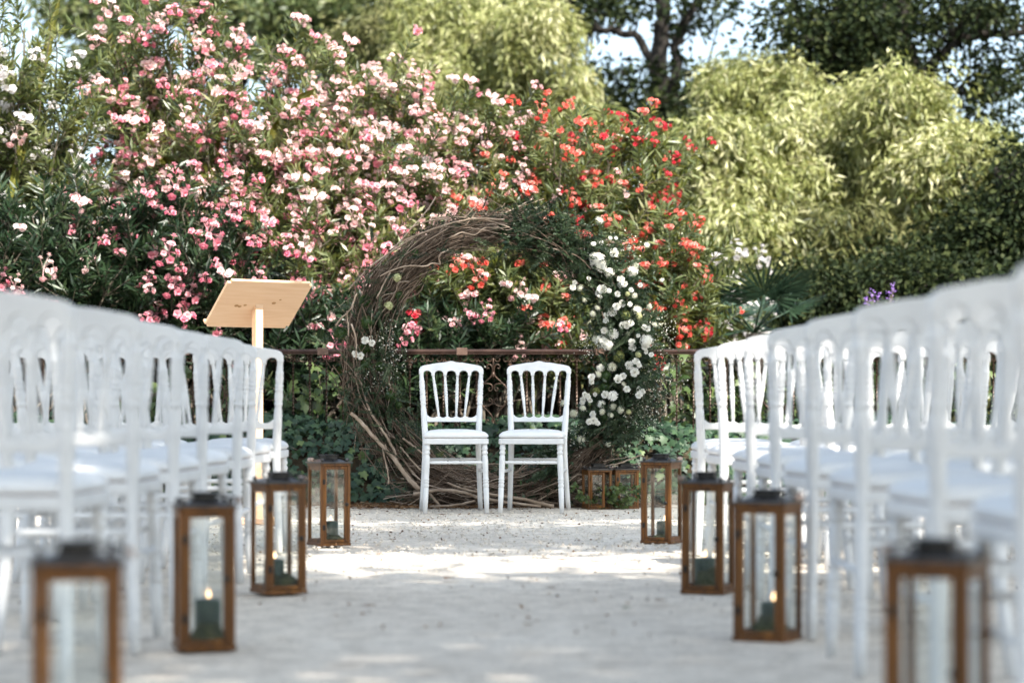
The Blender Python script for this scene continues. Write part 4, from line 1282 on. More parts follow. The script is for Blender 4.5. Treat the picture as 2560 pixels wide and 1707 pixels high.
    FL = [(SA, [(515, 55, 'q', 65), (655, 290, 'q', 36), (730, 290, 'R', 24), (715, 480, 'R', 66), (495, 590, 'H', 112), (530, 660, 'H', 90), (440, 540, 'H', 70), (640, 745, 'H', 76), (375, 820, 'R', 32), (165, 930, 'R', 46), (190, 870, 'R', 34), (265, 940, 'q', 50), (550, 960, 'R', 66), (505, 1010, 'R', 46), (640, 980, 'R', 36), (520, 1060, 'R', 32), (320, 1100, 'q', 36), (790, 830, 'R', 55), (840, 885, 'R', 44), (800, 900, 'H', 55), (950, 720, 'H', 76), (990, 655, 'q', 56), (1050, 905, 'R', 36), (755, 1020, 'R', 42), (930, 970, 'R', 36), (975, 1040, 'q', 46), (885, 1020, 'y', 36), (805, 1145, 'R', 52), (740, 1190, 'R', 56), (680, 1250, 'C', 62), (590, 1300, 'R', 42), (600, 1370, 'R', 42), (910, 1150, 'R', 36), (490, 1200, 'q', 42), (430, 1280, 'q', 50), (855, 1290, 'g', 66), (1035, 1310, 'y', 46), (1010, 1230, 'q', 72), (1170, 1190, 'q', 50), (830, 1430, 'R', 56), (920, 1400, 'R', 50), (1100, 1460, 'R', 44), (1150, 1475, 'R', 40), (1240, 1420, 'q', 56), (1330, 840, 'q', 40), (1135, 380, 'q', 50), (900, 420, 'q', 40), (165, 270, 'G', 70), (290, 800, 'G', 66), (440, 370, 'R', 34), (535, 350, 'R', 34)]),
          (SB, [(545, 20, 'R', 36), (525, 120, 'R', 46), (630, 165, 'C', 66), (500, 250, 'H', 86), (420, 225, 'q', 52), (570, 300, 'H', 70), (790, 50, 'R', 56), (850, 40, 'R', 44), (800, 160, 'q', 40), (930, 190, 'R', 28), (1030, 250, 'H', 84), (850, 270, 'R', 50), (860, 330, 'R', 46), (1000, 320, 'R', 42), (1015, 375, 'R', 34), (930, 410, 'y', 40), (1085, 415, 'R', 34), (700, 430, 'g', 72), (480, 570, 'H', 52), (620, 560, 'q', 66), (820, 535, 'R', 54), (900, 500, 'R', 52), (890, 620, 'R', 58), (940, 540, 'R', 32), (690, 700, 'R', 54), (750, 670, 'R', 46), (380, 680, 'R', 48), (370, 735, 'R', 36), (460, 640, 'q', 54), (795, 825, 'R', 46), (755, 760, 'q', 42), (930, 830, 'R', 48), (940, 895, 'R', 48), (975, 850, 'R', 40), (290, 880, 'R', 36), (330, 905, 'R', 36), (270, 945, 'R', 38), (350, 955, 'R', 36), (262, 990, 'R', 34), (420, 882, 'R', 28), (540, 885, 'R', 50), (625, 905, 'C', 66), (490, 1000, 'H', 52), (630, 1030, 'q', 54), (720, 1065, 'q', 56), (160, 1110, 'q', 62), (270, 1045, 'q', 46), (395, 1120, 'R', 44), (400, 1190, 'R', 50), (340, 1205, 'R', 40), (440, 1230, 'R', 40), (600, 1130, 'q', 42), (500, 1090, 'q', 46), (815, 1090, 'y', 32), (575, 1475, 'q', 38), (250, 1420, 'q', 56), (35, 985, 'q', 44), (540, 660, 'G', 72), (540, 800, 'G', 72), (755, 970, 'G', 64), (525, 1160, 'G', 44), (430, 840, 'g', 44)]),
          (S5, [(430, 890, 'G', 74), (450, 1130, 'G', 78), (150, 1250, 'G', 76), (110, 1265, 'G', 50), (440, 1430, 'G', 78), (820, 820, 'G', 56), (430, 1345, 'R', 48), (500, 1372, 'R', 46), (305, 1500, 'R', 44), (380, 1520, 'R', 46), (800, 620, 'y', 52), (700, 945, 'y', 54), (1000, 330, 'G', 50)]),
          (S6, [(375, 120, 'G', 60), (510, 140, 'G', 50), (610, 430, 'G', 54), (690, 520, 'G', 40)])]
    off = np.array((RC.x, RC.y, 0))
    for (ox, oy, sc), lst in FL:
        for (u, v, k, rp) in lst:
            bulge = {'G': 0.14, 'g': 0.17, 'q': 0.19, 'H': 0.19}.get(k, 0.205) + rng.uniform(-0.03, 0.03)
            Yd = 15.4 - bulge
            p = np.array(tuple(at(ox + u * sc, oy + v * sc, Yd)))
            rad = rp * sc / F_PX * Yd
            me = {'R': rose[int(rng.integers(3))], 'C': daisy, 'H': hyd[int(rng.integers(2))], 'q': lace[int(rng.integers(2))], 'y': lime, 'G': ball, 'g': ball_l}[k]
            nm = {'R': 'rose', 'C': 'zinnia', 'H': 'hydrangea', 'q': 'lace_flower', 'y': 'lime_flower', 'G': 'moss_ball', 'g': 'lime_ball'}[k]
            face = Vector((rng.normal(0, 0.35), -1, rng.normal(0.25, 0.3)))
            o = link(nm, me, root, p - off, None, rad * (1.05 if k in 'RC' else 1.0))
            o.rotation_mode = 'QUATERNION'
            o.rotation_quaternion = face.to_track_quat('Z', 'Y') @ Matrix.Rotation(rng.uniform(0, 6), 3, 'Z').to_quaternion()
    return root


make_ring()


# ivy sprig tumbled against the short lanterns
def ivy_sprig():
    rng = np.random.default_rng(77)
    root = thing('ivy_sprig', 'cut ivy sprig heaped on the gravel before the short lanterns', 'ivy', (at(1535, 1270, 15.0).x, 15.0, 0))
    st, lf = MB(), MB()
    for i in range(14):
        a = rng.uniform(0, 6.28)
        p0 = np.array([rng.normal(0, 0.06), rng.normal(0, 0.03), 0.01])
        top = p0 + np.array([rng.normal(0, 0.10), rng.normal(-0.01, 0.03), rng.uniform(0.02, 0.17)])
        e = top + np.array([rng.normal(0, 0.05), rng.normal(-0.02, 0.02), -rng.uniform(0, 0.05)])
        e[2] = max(e[2], 0.01)
        p = bez(p0, top, e, 7)
        st.tube(p, 0.0015, 5)
        n = 15
        P = p[rng.integers(1, 7, n)] + rng.normal(0, 0.012, (n, 3))
        P[:, 2] = np.maximum(P[:, 2], 0.006)
        V, Fc, r = leaves(P, rng.normal(size=(n, 3)) + np.array([0, -0.6, -0.2]), rng.uniform(0.022, 0.042, n), rng.uniform(0.02, 0.036, n), rng, 'ivy', up=(0, -.6, .6), upw=.6, rnd=np.clip(rng.normal(0.8, 0.2, n), 0, 1))
        V[:, 2] = np.maximum(V[:, 2], 0.002)
        lf.add(V, Fc, r)
    st.build('runner', 'bark_grey', root)
    lf.build('foliage', 'vine', root)


ivy_sprig()


# ------------------------------------------------------------------ oleander hedge
def flower_truss(seed, mat, n=7, r=0.029, spread=0.055):
    rg = np.random.default_rng(seed)
    mb = MB()
    v = rg.normal(size=(n, 3)); v[:, 2] = np.abs(v[:, 2]); v = unit(v)
    P = v * spread * rg.uniform(0.5, 1.1, (n, 1))
    for i in range(n):
        c = float(np.clip(rg.normal(0.5, 0.28), 0, 1))
        z = unit(v[i] + rg.normal(0, 0.3, 3)); a = unit(np.cross(z, rg.normal(size=3))); b = np.cross(z, a)
        rr = r * rg.uniform(0.7, 1.12)
        mb.tube([np.zeros(3), P[i]], 0.0022, 3, rnd=c, cap=False)
        for k in range(10):                                   # five spreading petals, five cupped ones inside
            inner = k >= 5
            t = 2 * math.pi * (k + 0.5 * inner) / 5
            d = a * math.cos(t) + b * math.sin(t); s_ = -a * math.sin(t) + b * math.cos(t)
            e, h, w = (0.55, 0.75, 0.36) if inner else (1.0, 0.28, 0.55)
            q = [P[i], P[i] + d * rr * e * 0.6 + s_ * rr * w + z * rr * h, P[i] + d * rr * e + z * rr * h * 1.05, P[i] + d * rr * e * 0.6 - s_ * rr * w + z * rr * h]
            mb.add(q, [(0, 1, 2), (0, 2, 3)], float(np.clip(c + rg.normal(0, 0.08), 0, 1)))
    return pack(mb, 'flower_truss', mat, False)


TRUSS = {}
for mname in ('fl_pink', 'fl_pale', 'fl_coral', 'fl_red', 'fl_white'):
    TRUSS[mname] = [flower_truss(200 + s, mname, n=[3, 6, 9, 4, 7][s], spread=[0.045, 0.07, 0.095, 0.055, 0.08][s]) for s in range(5)]


def oleander(label, base, H, Rx, Ry, seed, leafmat, flowers, n_canes=70, shoots=6, n_truss=200, group='oleanders behind the railing', lean=(0, 0), low=0.3, leafL=0.115, fscale=1.0):
    """upright canes, whorled narrow leaves on the shoots, flower trusses at the tips"""
    rng = np.random.default_rng(seed)
    root = thing('oleander_shrub', label, 'shrub', base, 0, group)
    st = MB()
    LP, LD, LR = [], [], []
    tips = []
    for i in range(n_canes):
        a = rng.uniform(0, 2 * math.pi)
        u = math.sqrt(rng.random())
        z = H * (low + (1 - low) * rng.random() ** 0.75)
        k = math.sqrt(max(0.05, 1 - max(0, (z / H - 0.45) / 0.6) ** 2))
        tip = np.array([Rx * u * k * math.cos(a) + lean[0] * z / H, Ry * u * k * math.sin(a) + lean[1] * z / H, z])
        b0 = np.array([rng.normal(0, 0.16 * Rx), rng.normal(0, 0.12), 0])
        ctrl = b0 * 0.5 + tip * 0.5; ctrl[2] = tip[2] * 0.72; ctrl[:2] = b0[:2] * 0.6 + tip[:2] * 0.4
        p = bez(b0, ctrl, tip, 9)
        st.tube(p, np.linspace(0.014, 0.004, 9), 5, rnd=0.5, cap=False)
        for s in range(shoots):
            t = rng.uniform(0.45, 1.0) if s else 1.0
            q = p[int(t * 8)]
            d = unit(np.array([rng.normal(0, 0.55) + 0.35 * math.cos(a), rng.normal(-0.12, 0.5) + 0.2 * math.sin(a), rng.uniform(0.35, 1.0)]))
            l = rng.uniform(0.18, 0.42)
            e = q + d * l
            st.tube([q, (q + e) / 2 + rng.normal(0, 0.01, 3), e], [0.004, 0.003, 0.002], 4, rnd=0.5, cap=False)
            nw = int(l / 0.028)
            tone = rng.normal(0.45, 0.2)
            for w in range(nw):
                tt = 0.15 + 0.85 * (w + 1) / nw
                c = q + (e - q) * tt
                a0 = rng.uniform(0, 6.28)
                ax1 = unit(np.cross(d, np.array([0.3, 0.5, 0.1]))); ax2 = np.cross(d, ax1)
                for m in range(3):
                    aa = a0 + m * 2.094
                    LP.append(c); LD.append(d * rng.uniform(0.35, 1.1) + ax1 * math.cos(aa) + ax2 * math.sin(aa)); LR.append(tone + rng.normal(0, 0.14))
            tips.append((e, d))
    LP, LD, LR = np.array(LP), np.array(LD), np.clip(np.array(LR), 0, 1)
    n = len(LP)
    V, Fc, r = leaves(LP, LD, rng.uniform(0.75, 1.2, n) * leafL, rng.uniform(0.017, 0.026, n), rng, 'kite', up=(0, 0, 1), upw=0.45, rnd=LR)
    MB().add(V, Fc, r).build('foliage', leafmat, root)
    st.build('stems', 'bark_grey', root)
    # trusses on the tips that face the open side or the light
    if n_truss:
        E = np.array([t[0] for t in tips])
        score = -E[:, 1] / Ry + 0.7 * E[:, 2] / H + rng.normal(0, 0.55, len(E))
        order = np.argsort(-score)[:min(n_truss, len(E))]
        for i in order:
            e, d = tips[i]
            hz = e[2] / H
            f = rng.random()
            acc = 0
            for mname, w in flowers:
                acc += w
                if f <= acc:
                    break
            o = link('flower_truss', TRUSS[mname][int(rng.integers(5))], root, e + d * 0.02)
            dd = Vector(d) + Vector((0, -0.5, 0.1))
            o.rotation_mode = 'QUATERNION'
            o.rotation_quaternion = dd.to_track_quat('Z', 'Y')
            o.scale = (rng.uniform(0.75, 1.22) * fscale,) * 3
    return root


def gz(Y):
    return float(bank_z(np.array(0.0), np.array(Y)))


def ol_at(px, top, Y, label, Rx, Ry, seed, leafmat, flowers, **kw):
    z0 = max(gz(Y), 0) if Y < 23 else 0.0
    H = CAM_H + (VY - top) * Y / F_PX - z0
    return oleander(label, ((px - VX) * Y / F_PX, Y, z0), H, Rx, Ry, seed, leafmat, flowers, **kw)


ol_at(50, 60, 18.6, 'tall white-flowered oleander with dark leaves at the left edge of the photo', 0.72, 0.8, 1, 'oleander', [('fl_white', 0.85), ('fl_pale', 0.15)], n_canes=85, n_truss=75)
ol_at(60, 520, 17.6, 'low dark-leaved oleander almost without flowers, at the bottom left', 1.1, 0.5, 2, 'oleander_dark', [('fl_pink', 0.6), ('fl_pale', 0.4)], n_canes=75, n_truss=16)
ol_at(430, 70, 19.3, 'tall pink oleander beside the white-flowered one', 0.9, 0.9, 3, 'oleander', [('fl_pink', 0.55), ('fl_pale', 0.45)], n_canes=84, n_truss=290)
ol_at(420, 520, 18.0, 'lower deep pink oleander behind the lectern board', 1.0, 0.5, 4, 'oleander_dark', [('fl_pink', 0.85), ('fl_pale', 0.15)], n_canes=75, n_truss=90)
ol_at(680, 120, 19.5, 'tall pink and pale pink oleander in the middle of the hedge', 1.0, 0.9, 5, 'oleander', [('fl_pink', 0.4), ('fl_pale', 0.6)], n_canes=84, n_truss=300)
ol_at(930, 215, 19.4, 'pale pink oleander thick with blossom above the ring on its left', 0.95, 0.8, 6, 'oleander', [('fl_pale', 0.8), ('fl_pink', 0.2)], n_canes=80, n_truss=300)
ol_at(830, 560, 18.2, 'mid-height pink oleander between the lectern and the ring', 0.85, 0.5, 7, 'oleander', [('fl_pink', 0.6), ('fl_pale', 0.4)], n_canes=65, n_truss=95)
ol_at(1160, 285, 19.2, 'pale blossoming oleander directly above the top of the ring', 0.85, 0.7, 8, 'oleander', [('fl_pale', 0.85), ('fl_coral', 0.15)], n_canes=76, n_truss=280)
ol_at(1395, 345, 19.0, 'coral-flowered oleander above the flowered side of the ring', 0.75, 0.7, 9, 'oleander', [('fl_coral', 0.55), ('fl_red', 0.2), ('fl_pale', 0.25)], n_canes=72, n_truss=210, fscale=0.8)
ol_at(1555, 330, 19.4, 'red-flowered oleander forming the rounded end of the hedge', 0.58, 0.7, 10, 'oleander', [('fl_red', 0.7), ('fl_coral', 0.3)], n_canes=70, n_truss=170, fscale=0.78)
ol_at(560, 290, 18.7, 'mid-height pink oleander leaning out before the banana blades', 0.75, 0.5, 15, 'oleander', [('fl_pink', 0.5), ('fl_pale', 0.5)], n_canes=60, n_truss=170, low=0.45)
ol_at(800, 330, 18.7, 'pale pink oleander in front of the middle of the hedge', 0.75, 0.5, 16, 'oleander', [('fl_pale', 0.7), ('fl_pink', 0.3)], n_canes=62, n_truss=220, low=0.45)
ol_at(1040, 400, 18.6, 'pale pink oleander overhanging the upper left of the ring', 0.65, 0.45, 17, 'oleander', [('fl_pale', 0.75), ('fl_pink', 0.2), ('fl_coral', 0.05)], n_canes=56, n_truss=200, low=0.45)
ol_at(1240, 640, 18.0, 'low oleander seen through the ring, few red flowers', 0.95, 0.4, 11, 'oleander', [('fl_coral', 0.6), ('fl_pale', 0.3), ('fl_red', 0.1)], n_canes=70, n_truss=42)
ol_at(1650, 600, 18.3, 'small coral-flowered oleander beside the right-hand chairs', 0.5, 0.45, 12, 'oleander', [('fl_coral', 0.75), ('fl_red', 0.25)], n_canes=55, n_truss=70, fscale=0.8)
ol_at(1800, 700, 21.6, 'small white-flowered oleander behind the fan palm', 0.38, 0.4, 13, 'oleander', [('fl_white', 1.0)], n_canes=45, n_truss=110)
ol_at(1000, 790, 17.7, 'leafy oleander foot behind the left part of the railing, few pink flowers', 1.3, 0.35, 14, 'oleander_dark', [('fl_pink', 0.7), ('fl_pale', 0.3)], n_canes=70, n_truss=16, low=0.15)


# ------------------------------------------------------------------ broad-leaved vine along the railing
def vine(label, x0, x1, z0, z1, Y, n, seed, L=(0.05, 0.10)):
    rng = np.random.default_rng(seed)
    root = thing('climbing_vine', label, 'vine', ((x0 + x1) / 2, Y, 0.42), 0, 'vines behind the railing')
    c = np.array([(x0 + x1) / 2, Y, 0.42])
    st = MB()
    P = []
    while len(P) < n:
        a = np.array([rng.uniform(x0, x1), Y + rng.normal(0, 0.12), 0.42])
        b = a + np.array([rng.normal(0, 0.25), rng.normal(0, 0.08), (z1 - 0.42) * rng.uniform(0.3, 1)])
        p = bez(a, (a + b) / 2 + rng.normal(0, 0.08, 3), b, 8) - c
        st.tube(p, 0.003, 4, cap=False)
        for k in range(16):
            P.append(p[rng.integers(1, 8)] + rng.normal(0, 0.05, 3))
    P = np.array(P); m = len(P)
    P[:, 2] = np.maximum(P[:, 2], 0.02)
    D = rng.normal(size=(m, 3)) * 0.6 + np.array([0, -0.4, -0.5])
    l = rng.uniform(*L, m)
    V, Fc, r = leaves(P, D, l, l * rng.uniform(0.75, 0.95, m), rng, 'ivy', up=(0, -0.5, 0.7), upw=0.6)
    MB().add(V, Fc, r).build('foliage', 'vine', root)
    st.build('stems', 'bark_grey', root)


vine('broad-leaved vine behind the railing beside the flowered side of the ring', 1.02, 2.3, 0.42, 1.05, 16.85, 420, 31)
vine('broad-leaved vine behind the railing below the lectern board', -2.6, -1.15, 0.42, 0.95, 16.85, 420, 32)
vine('sparse vine leaves behind the railing at the far right chairs', 2.4, 4.2, 0.42, 1.0, 17.0, 260, 33)


# ------------------------------------------------------------------ bamboo
def bamboo(label, Y, lobes, seed, mat='bamboo', leafL=0.125, dens=1.0):
    """lobes: (x px, top px, half width px, drop px) - arching heads whose leafy strands run over the top and hang down"""
    rng = np.random.default_rng(seed)
    k = Y / F_PX
    bx = sum(l[0] for l in lobes) / len(lobes)
    b = np.array([(bx - VX) * k, Y, 0.0])
    root = thing('bamboo_clump', label, 'bamboo', tuple(b), 0, 'bamboo clumps')
    st = MB()
    LP, LD, LR = [], [], []
    for (px, top, hw, drop) in lobes:
        r = hw * k
        dr = drop * k
        zt = CAM_H + (VY - top) * k
        c = np.array([(px - VX) * k, Y + rng.uniform(-0.9, 0.9), zt - r * 0.8]) - b
        for q in range(5):
            e = c + np.array([rng.normal(0, r * 0.3), rng.normal(0, r * 0.3), r * 0.55])
            b0 = np.array([c[0] * 0.7 + rng.normal(0, 0.15), rng.normal(0, 0.25), 0])
            st.tube(bez(b0, np.array([b0[0], b0[1], e[2] * 0.8]), e, 9), np.linspace(0.02, 0.006, 9), 6, cap=False)
        ph1, ph2 = rng.uniform(0, 6, 2)
        n_s = int(190 * dens * (r / 0.5))
        for q in range(n_s):
            az = rng.uniform(0, 2 * math.pi)
            rr = r * (1 + 0.22 * math.sin(3 * az + ph1) + 0.14 * math.sin(7 * az + ph2)) * (rng.uniform(0.72, 1.08) if q % 6 else rng.uniform(1.05, 1.35))
            th0 = rng.uniform(0.0, 1.1)
            hang = dr * rng.random() ** 1.4
            arc = rr * max(1.5 - th0, 0.1)
            L = min(arc + hang, rng.uniform(0.35, 1.0))
            s0 = rng.uniform(0, max(arc + hang - L, 0.001))
            m = int(L / 0.020)
            sv = s0 + np.linspace(0, L, m)
            th = th0 + np.minimum(sv, arc) / rr
            ex = np.maximum(sv - arc, 0)
            rad = rr * np.sin(np.minimum(th, 1.57)) + 0.10 * ex
            z = 0.8 * rr * np.cos(np.minimum(th, 1.57)) - ex
            d = np.array([math.cos(az), math.sin(az), 0])
            P = c + rad[:, None] * d + z[:, None] * np.array([0, 0, 1.0]) + rng.normal(0, 0.055, (m, 3))
            D = np.cos(th)[:, None] * d * 0.8 + (-np.sin(np.minimum(th, 1.57)) * 0.55 - 0.15)[:, None] * np.array([0, 0, 1.0]) + rng.normal(0, 0.5, (m, 3))
            LP.append(P); LD.append(D); LR.append(np.clip(rng.normal(0.5, 0.24) + rng.normal(0, 0.16, m), 0, 1))
    LP, LD, LR = np.concatenate(LP), np.concatenate(LD), np.concatenate(LR)
    n = len(LP)
    V, Fc, r_ = leaves(LP, LD, rng.uniform(0.65, 1.25, n) * leafL, rng.uniform(0.02, 0.034, n), rng, 'quad', up=(0, -0.3, 1), upw=0.45, rnd=LR)
    MB().add(V, Fc, r_).build('foliage', mat, root)
    st.build('culms', 'culm', root)
    return root


bamboo('tallest bamboo clump rising behind the others on the right', 29.5, [(1884, 140, 110, 170), (1960, 190, 90, 180), (1830, 200, 70, 150)], 52)
bamboo('broad yellow-green bamboo clump at the centre of the right-hand group', 27.2, [(2205, 212, 125, 190), (2085, 240, 115, 200), (2100, 340, 130, 220), (2255, 310, 110, 200), (2190, 420, 130, 230)], 53)
bamboo('sunlit bamboo clump cascading just right of the red oleander', 26.2, [(1922, 285, 120, 200), (1760, 312, 95, 220), (1810, 370, 100, 260), (1975, 400, 110, 240), (1735, 470, 80, 200)], 51)
bamboo('low front bamboo clump, palest of all, its foliage hanging to the hedge', 25.0, [(1868, 430, 95, 230), (1835, 540, 85, 170)], 55)
bamboo('bamboo clump arching far over the right-hand chairs', 25.6, [(2396, 345, 115, 150), (2310, 380, 100, 200), (2470, 425, 60, 90)], 54)
bamboo('low shaded bamboo clump above the right-hand chair backs', 24.6, [(2130, 520, 120, 190), (2010, 560, 100, 170), (2260, 540, 110, 190), (2350, 600, 90, 150)], 56, mat='bamboo_deep')  # this clump's shade is put into the colour by the deeper leaf material
bamboo('tall pale bamboo clump beyond the pink oleanders', 31.5, [(1130, -20, 120, 180), (1220, 50, 100, 200), (1080, 110, 110, 200), (1190, 180, 110, 200)], 57)
bamboo('tall pale bamboo clump beyond the coral oleander', 30.5, [(1330, 25, 100, 200), (1400, 150, 80, 200), (1310, 190, 110, 200), (1450, 290, 90, 140)], 58)
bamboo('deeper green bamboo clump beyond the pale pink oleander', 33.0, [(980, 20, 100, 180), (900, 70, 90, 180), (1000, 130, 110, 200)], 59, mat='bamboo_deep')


# ------------------------------------------------------------------ trees
def tree(name, label, limbs, blobs, n_clumps, per, leafL, leafW, leafmat, seed, group=None, clump_r=0.35, base=None, cat='tree'):
    """limbs: list of (points, r0, r1) in world space; blobs: ellipsoids (centre, radii, weight) filled with leaf clumps"""
    rng = np.random.default_rng(seed)
    b = np.array(base if base is not None else limbs[0][0][0], float)
    root = thing(name, label, cat, tuple(b), 0, group)
    tr = MB()
    sk = []
    for pts, r0, r1 in limbs:
        P = catmull(pts, 6) - b
        P[1:-1] += rng.normal(0, 0.02, P[1:-1].shape)
        tr.tube(P, np.linspace(r0, r1, len(P)), 9, cap=True)
        sk.append(P)
    sk = np.concatenate(sk)
    w = np.array([q[2] for q in blobs], float); w /= w.sum()
    LP, LD = [], []
    tw = MB()
    for i in range(n_clumps):
        c, rad, _ = blobs[int(rng.choice(len(blobs), p=w))]
        v = unit(rng.normal(size=3)) * rng.random() ** 0.42
        q = np.array(c, float) + v * np.array(rad) - b
        j = int(np.argmin(np.linalg.norm(sk - q + np.array([0, 0, 0.4]), axis=1)))
        s = sk[j]
        mid = (s + q) / 2 + rng.normal(0, 0.12, 3)
        tw.tube(bez(s, mid, q, 6), np.linspace(0.022, 0.006, 6), 4, cap=False)
        cr = clump_r * rng.uniform(0.6, 1.3)
        m = int(per * rng.uniform(0.6, 1.4))
        o = rng.normal(size=(m, 3)) * np.array([cr, cr, cr * 0.6]) * 0.6
        LP.append(q + o)
        LD.append(unit(o) + rng.normal(0, 0.5, (m, 3)) + np.array([0, 0, -0.35]))
    LP, LD = np.concatenate(LP), np.concatenate(LD)
    n = len(LP)
    V, Fc, r = leaves(LP, LD, rng.uniform(0.7, 1.25, n) * leafL, rng.uniform(0.75, 1.2, n) * leafW, rng, 'kite', up=(0, 0, 1), upw=0.35)
    MB().add(V, Fc, r).build('crown', leafmat, root)
    tk = tr.build('trunk', 'bark_dark', root)
    tw.build('twigs', 'bark_dark', root)
    return root


def A(x, y, Y):
    return tuple(at(x, y, Y))


def G(x, Y):
    return ((x - VX) * Y / F_PX, Y, -0.03)


def blob(x, y, Y, rx, ry, w=1.0, dy=1.2):
    s = Y / F_PX
    return (A(x, y, Y), (rx * s, dy, ry * s), w)


# dark tree with forked trunk left of the sky gap
Y1 = 37.0
tree('dark_leaved_tree', 'dark forked tree against the sky gap behind the red oleander', [
    ([G(1665, Y1), A(1660, 420, Y1), A(1658, 250, Y1), A(1645, 150, Y1), A(1660, 20, Y1), A(1650, -120, Y1)], 0.20, 0.09),
    ([A(1658, 240, Y1), A(1640, 180, Y1), A(1580, 90, Y1), A(1480, 75, Y1), A(1400, 50, Y1)], 0.09, 0.03),
    ([A(1660, 300, Y1), A(1690, 200, Y1), A(1700, 80, Y1), A(1760, -20, Y1), A(1820, -120, Y1)], 0.10, 0.04),
    ([A(1650, 320, Y1), A(1720, 230, Y1), A(1760, 190, Y1)], 0.07, 0.03),
], [blob(1520, 280, Y1, 150, 110, 1.5), blob(1640, 330, Y1, 150, 90, 1.0), blob(1640, 20, Y1, 190, 70, 0.9), blob(1480, 20, Y1, 120, 60, 0.6), blob(1700, 160, Y1, 60, 120, 0.35), blob(1600, 180, Y1, 110, 60, 0.28), blob(1790, 90, Y1, 70, 60, 0.15)],
    100, 62, 0.13, 0.075, 'tree_dark', 301, 'dark trees beyond the bamboo')
# right-hand dark tree with crooked trunk and long limb
Y2 = 30.0
tree('dark_leaved_tree', 'dark tree with a crooked trunk and long limb at the upper right', [
    ([G(2420, Y2), A(2390, 500, Y2), A(2330, 260, Y2), A(2290, 180, Y2), A(2258, 120, Y2), A(2255, 0, Y2), A(2270, -150, Y2)], 0.17, 0.09),
    ([A(2310, 215, Y2), A(2350, 140, Y2), A(2420, 95, Y2), A(2520, 85, Y2), A(2640, 95, Y2)], 0.075, 0.03),
    ([A(2315, 215, Y2), A(2380, 225, Y2), A(2440, 240, Y2)], 0.04, 0.015),
    ([A(2258, 60, Y2), A(2180, 10, Y2), A(2080, -60, Y2), A(1990, -120, Y2)], 0.08, 0.03),
    ([A(2120, -30, Y2), A(2070, 60, Y2), A(2075, 110, Y2)], 0.04, 0.012),
], [blob(2110, 100, Y2, 190, 130, 2.6), blob(2230, 20, Y2, 160, 90, 1.2), blob(2440, 40, Y2, 170, 70, 1.4), blob(2130, 200, Y2, 160, 70, 1.0), blob(2500, 180, Y2, 90, 90, 0.6), blob(2400, 170, Y2, 90, 60, 0.25), blob(2500, 330, Y2, 110, 90, 1.0), blob(1960, 40, Y2, 90, 90, 0.5)],
    190, 70, 0.095, 0.058, 'tree_dark', 302, 'dark trees beyond the bamboo')
Y3 = 42.0
tree('dark_leaved_tree', 'dim tree behind the pink oleanders at the top of the photo', [
    ([G(860, Y3), A(850, 400, Y3), A(840, 100, Y3), A(850, -150, Y3)], 0.2, 0.09),
    ([A(845, 150, Y3), A(760, 60, Y3), A(680, -20, Y3)], 0.08, 0.03), ([A(845, 120, Y3), A(930, 40, Y3), A(1030, -30, Y3)], 0.08, 0.03),
], [blob(850, 90, Y3, 190, 120, 2.2), blob(980, 30, Y3, 170, 80, 1.2), blob(720, 20, Y3, 130, 60, 0.6), blob(1160, 10, Y3, 160, 80, 1.2), blob(1310, 60, Y3, 110, 110, 1.2)],
    190, 75, 0.14, 0.08, 'tree_mid', 303, 'dark trees beyond the bamboo')
Y4 = 46.0
tree('dark_leaved_tree', 'thin dim tree in the pale sky at the upper left', [
    ([G(600, Y4), A(605, 300, Y4), A(600, 60, Y4), A(590, -150, Y4)], 0.15, 0.07),
    ([A(602, 120, Y4), A(540, 60, Y4), A(470, 40, Y4)], 0.05, 0.02), ([A(602, 90, Y4), A(660, 30, Y4), A(720, -40, Y4)], 0.05, 0.02),
], [blob(560, 20, Y4, 160, 60, 1.0), blob(620, 120, Y4, 110, 70, 0.5), blob(330, 0, Y4, 130, 40, 0.5), blob(190, 30, Y4, 110, 60, 0.7)],
    92, 75, 0.15, 0.085, 'tree_mid', 304, 'dark trees beyond the bamboo')
Y5 = 44.0
tree('round_tree', 'small rounded olive-green tree showing between the white and pink oleanders', [
    ([G(300, Y5), A(302, 400, Y5), A(300, 150, Y5)], 0.14, 0.06),
], [blob(300, 110, Y5, 52, 70, 1.0, 0.5), blob(235, 150, Y5, 40, 50, 0.4, 0.4), blob(300, 260, Y5, 90, 90, 1.0, 0.6)], 60, 100, 0.12, 0.07, 'tree_mid', 305, None)
Y6 = 24.0
tree('evergreen_shrub', 'dark evergreen shrub at the right edge above the nearest chairs', [
    ([G(2500, Y6), A(2500, 700, Y6), A(2490, 420, Y6)], 0.07, 0.03),
], [blob(2500, 620, Y6, 100, 110, 2.0, .6), blob(2560, 480, Y6, 50, 120, 0.8, .4), blob(2370, 690, Y6, 140, 80, 1.3, .6)], 190, 80, 0.085, 0.045, 'tree_dark', 306, None, cat='shrub')
tree('evergreen_shrub', 'dark leafy shrub between the fan palm and the bamboo', [
    ([G(2080, 23.0), A(2080, 850, 23.0), A(2085, 720, 23.0)], 0.05, 0.02),
], [blob(2050, 740, 23.0, 160, 75, 1.3, 0.5), blob(2250, 720, 23.0, 130, 70, 1.0, 0.5), blob(2400, 760, 23, 150, 90, 1.0, .5), blob(2100, 860, 23.0, 200, 70, 0.8, 0.5)], 230, 85, 0.07, 0.034, 'tree_dark', 307, None, cat='shrub')
Y8 = 52.0
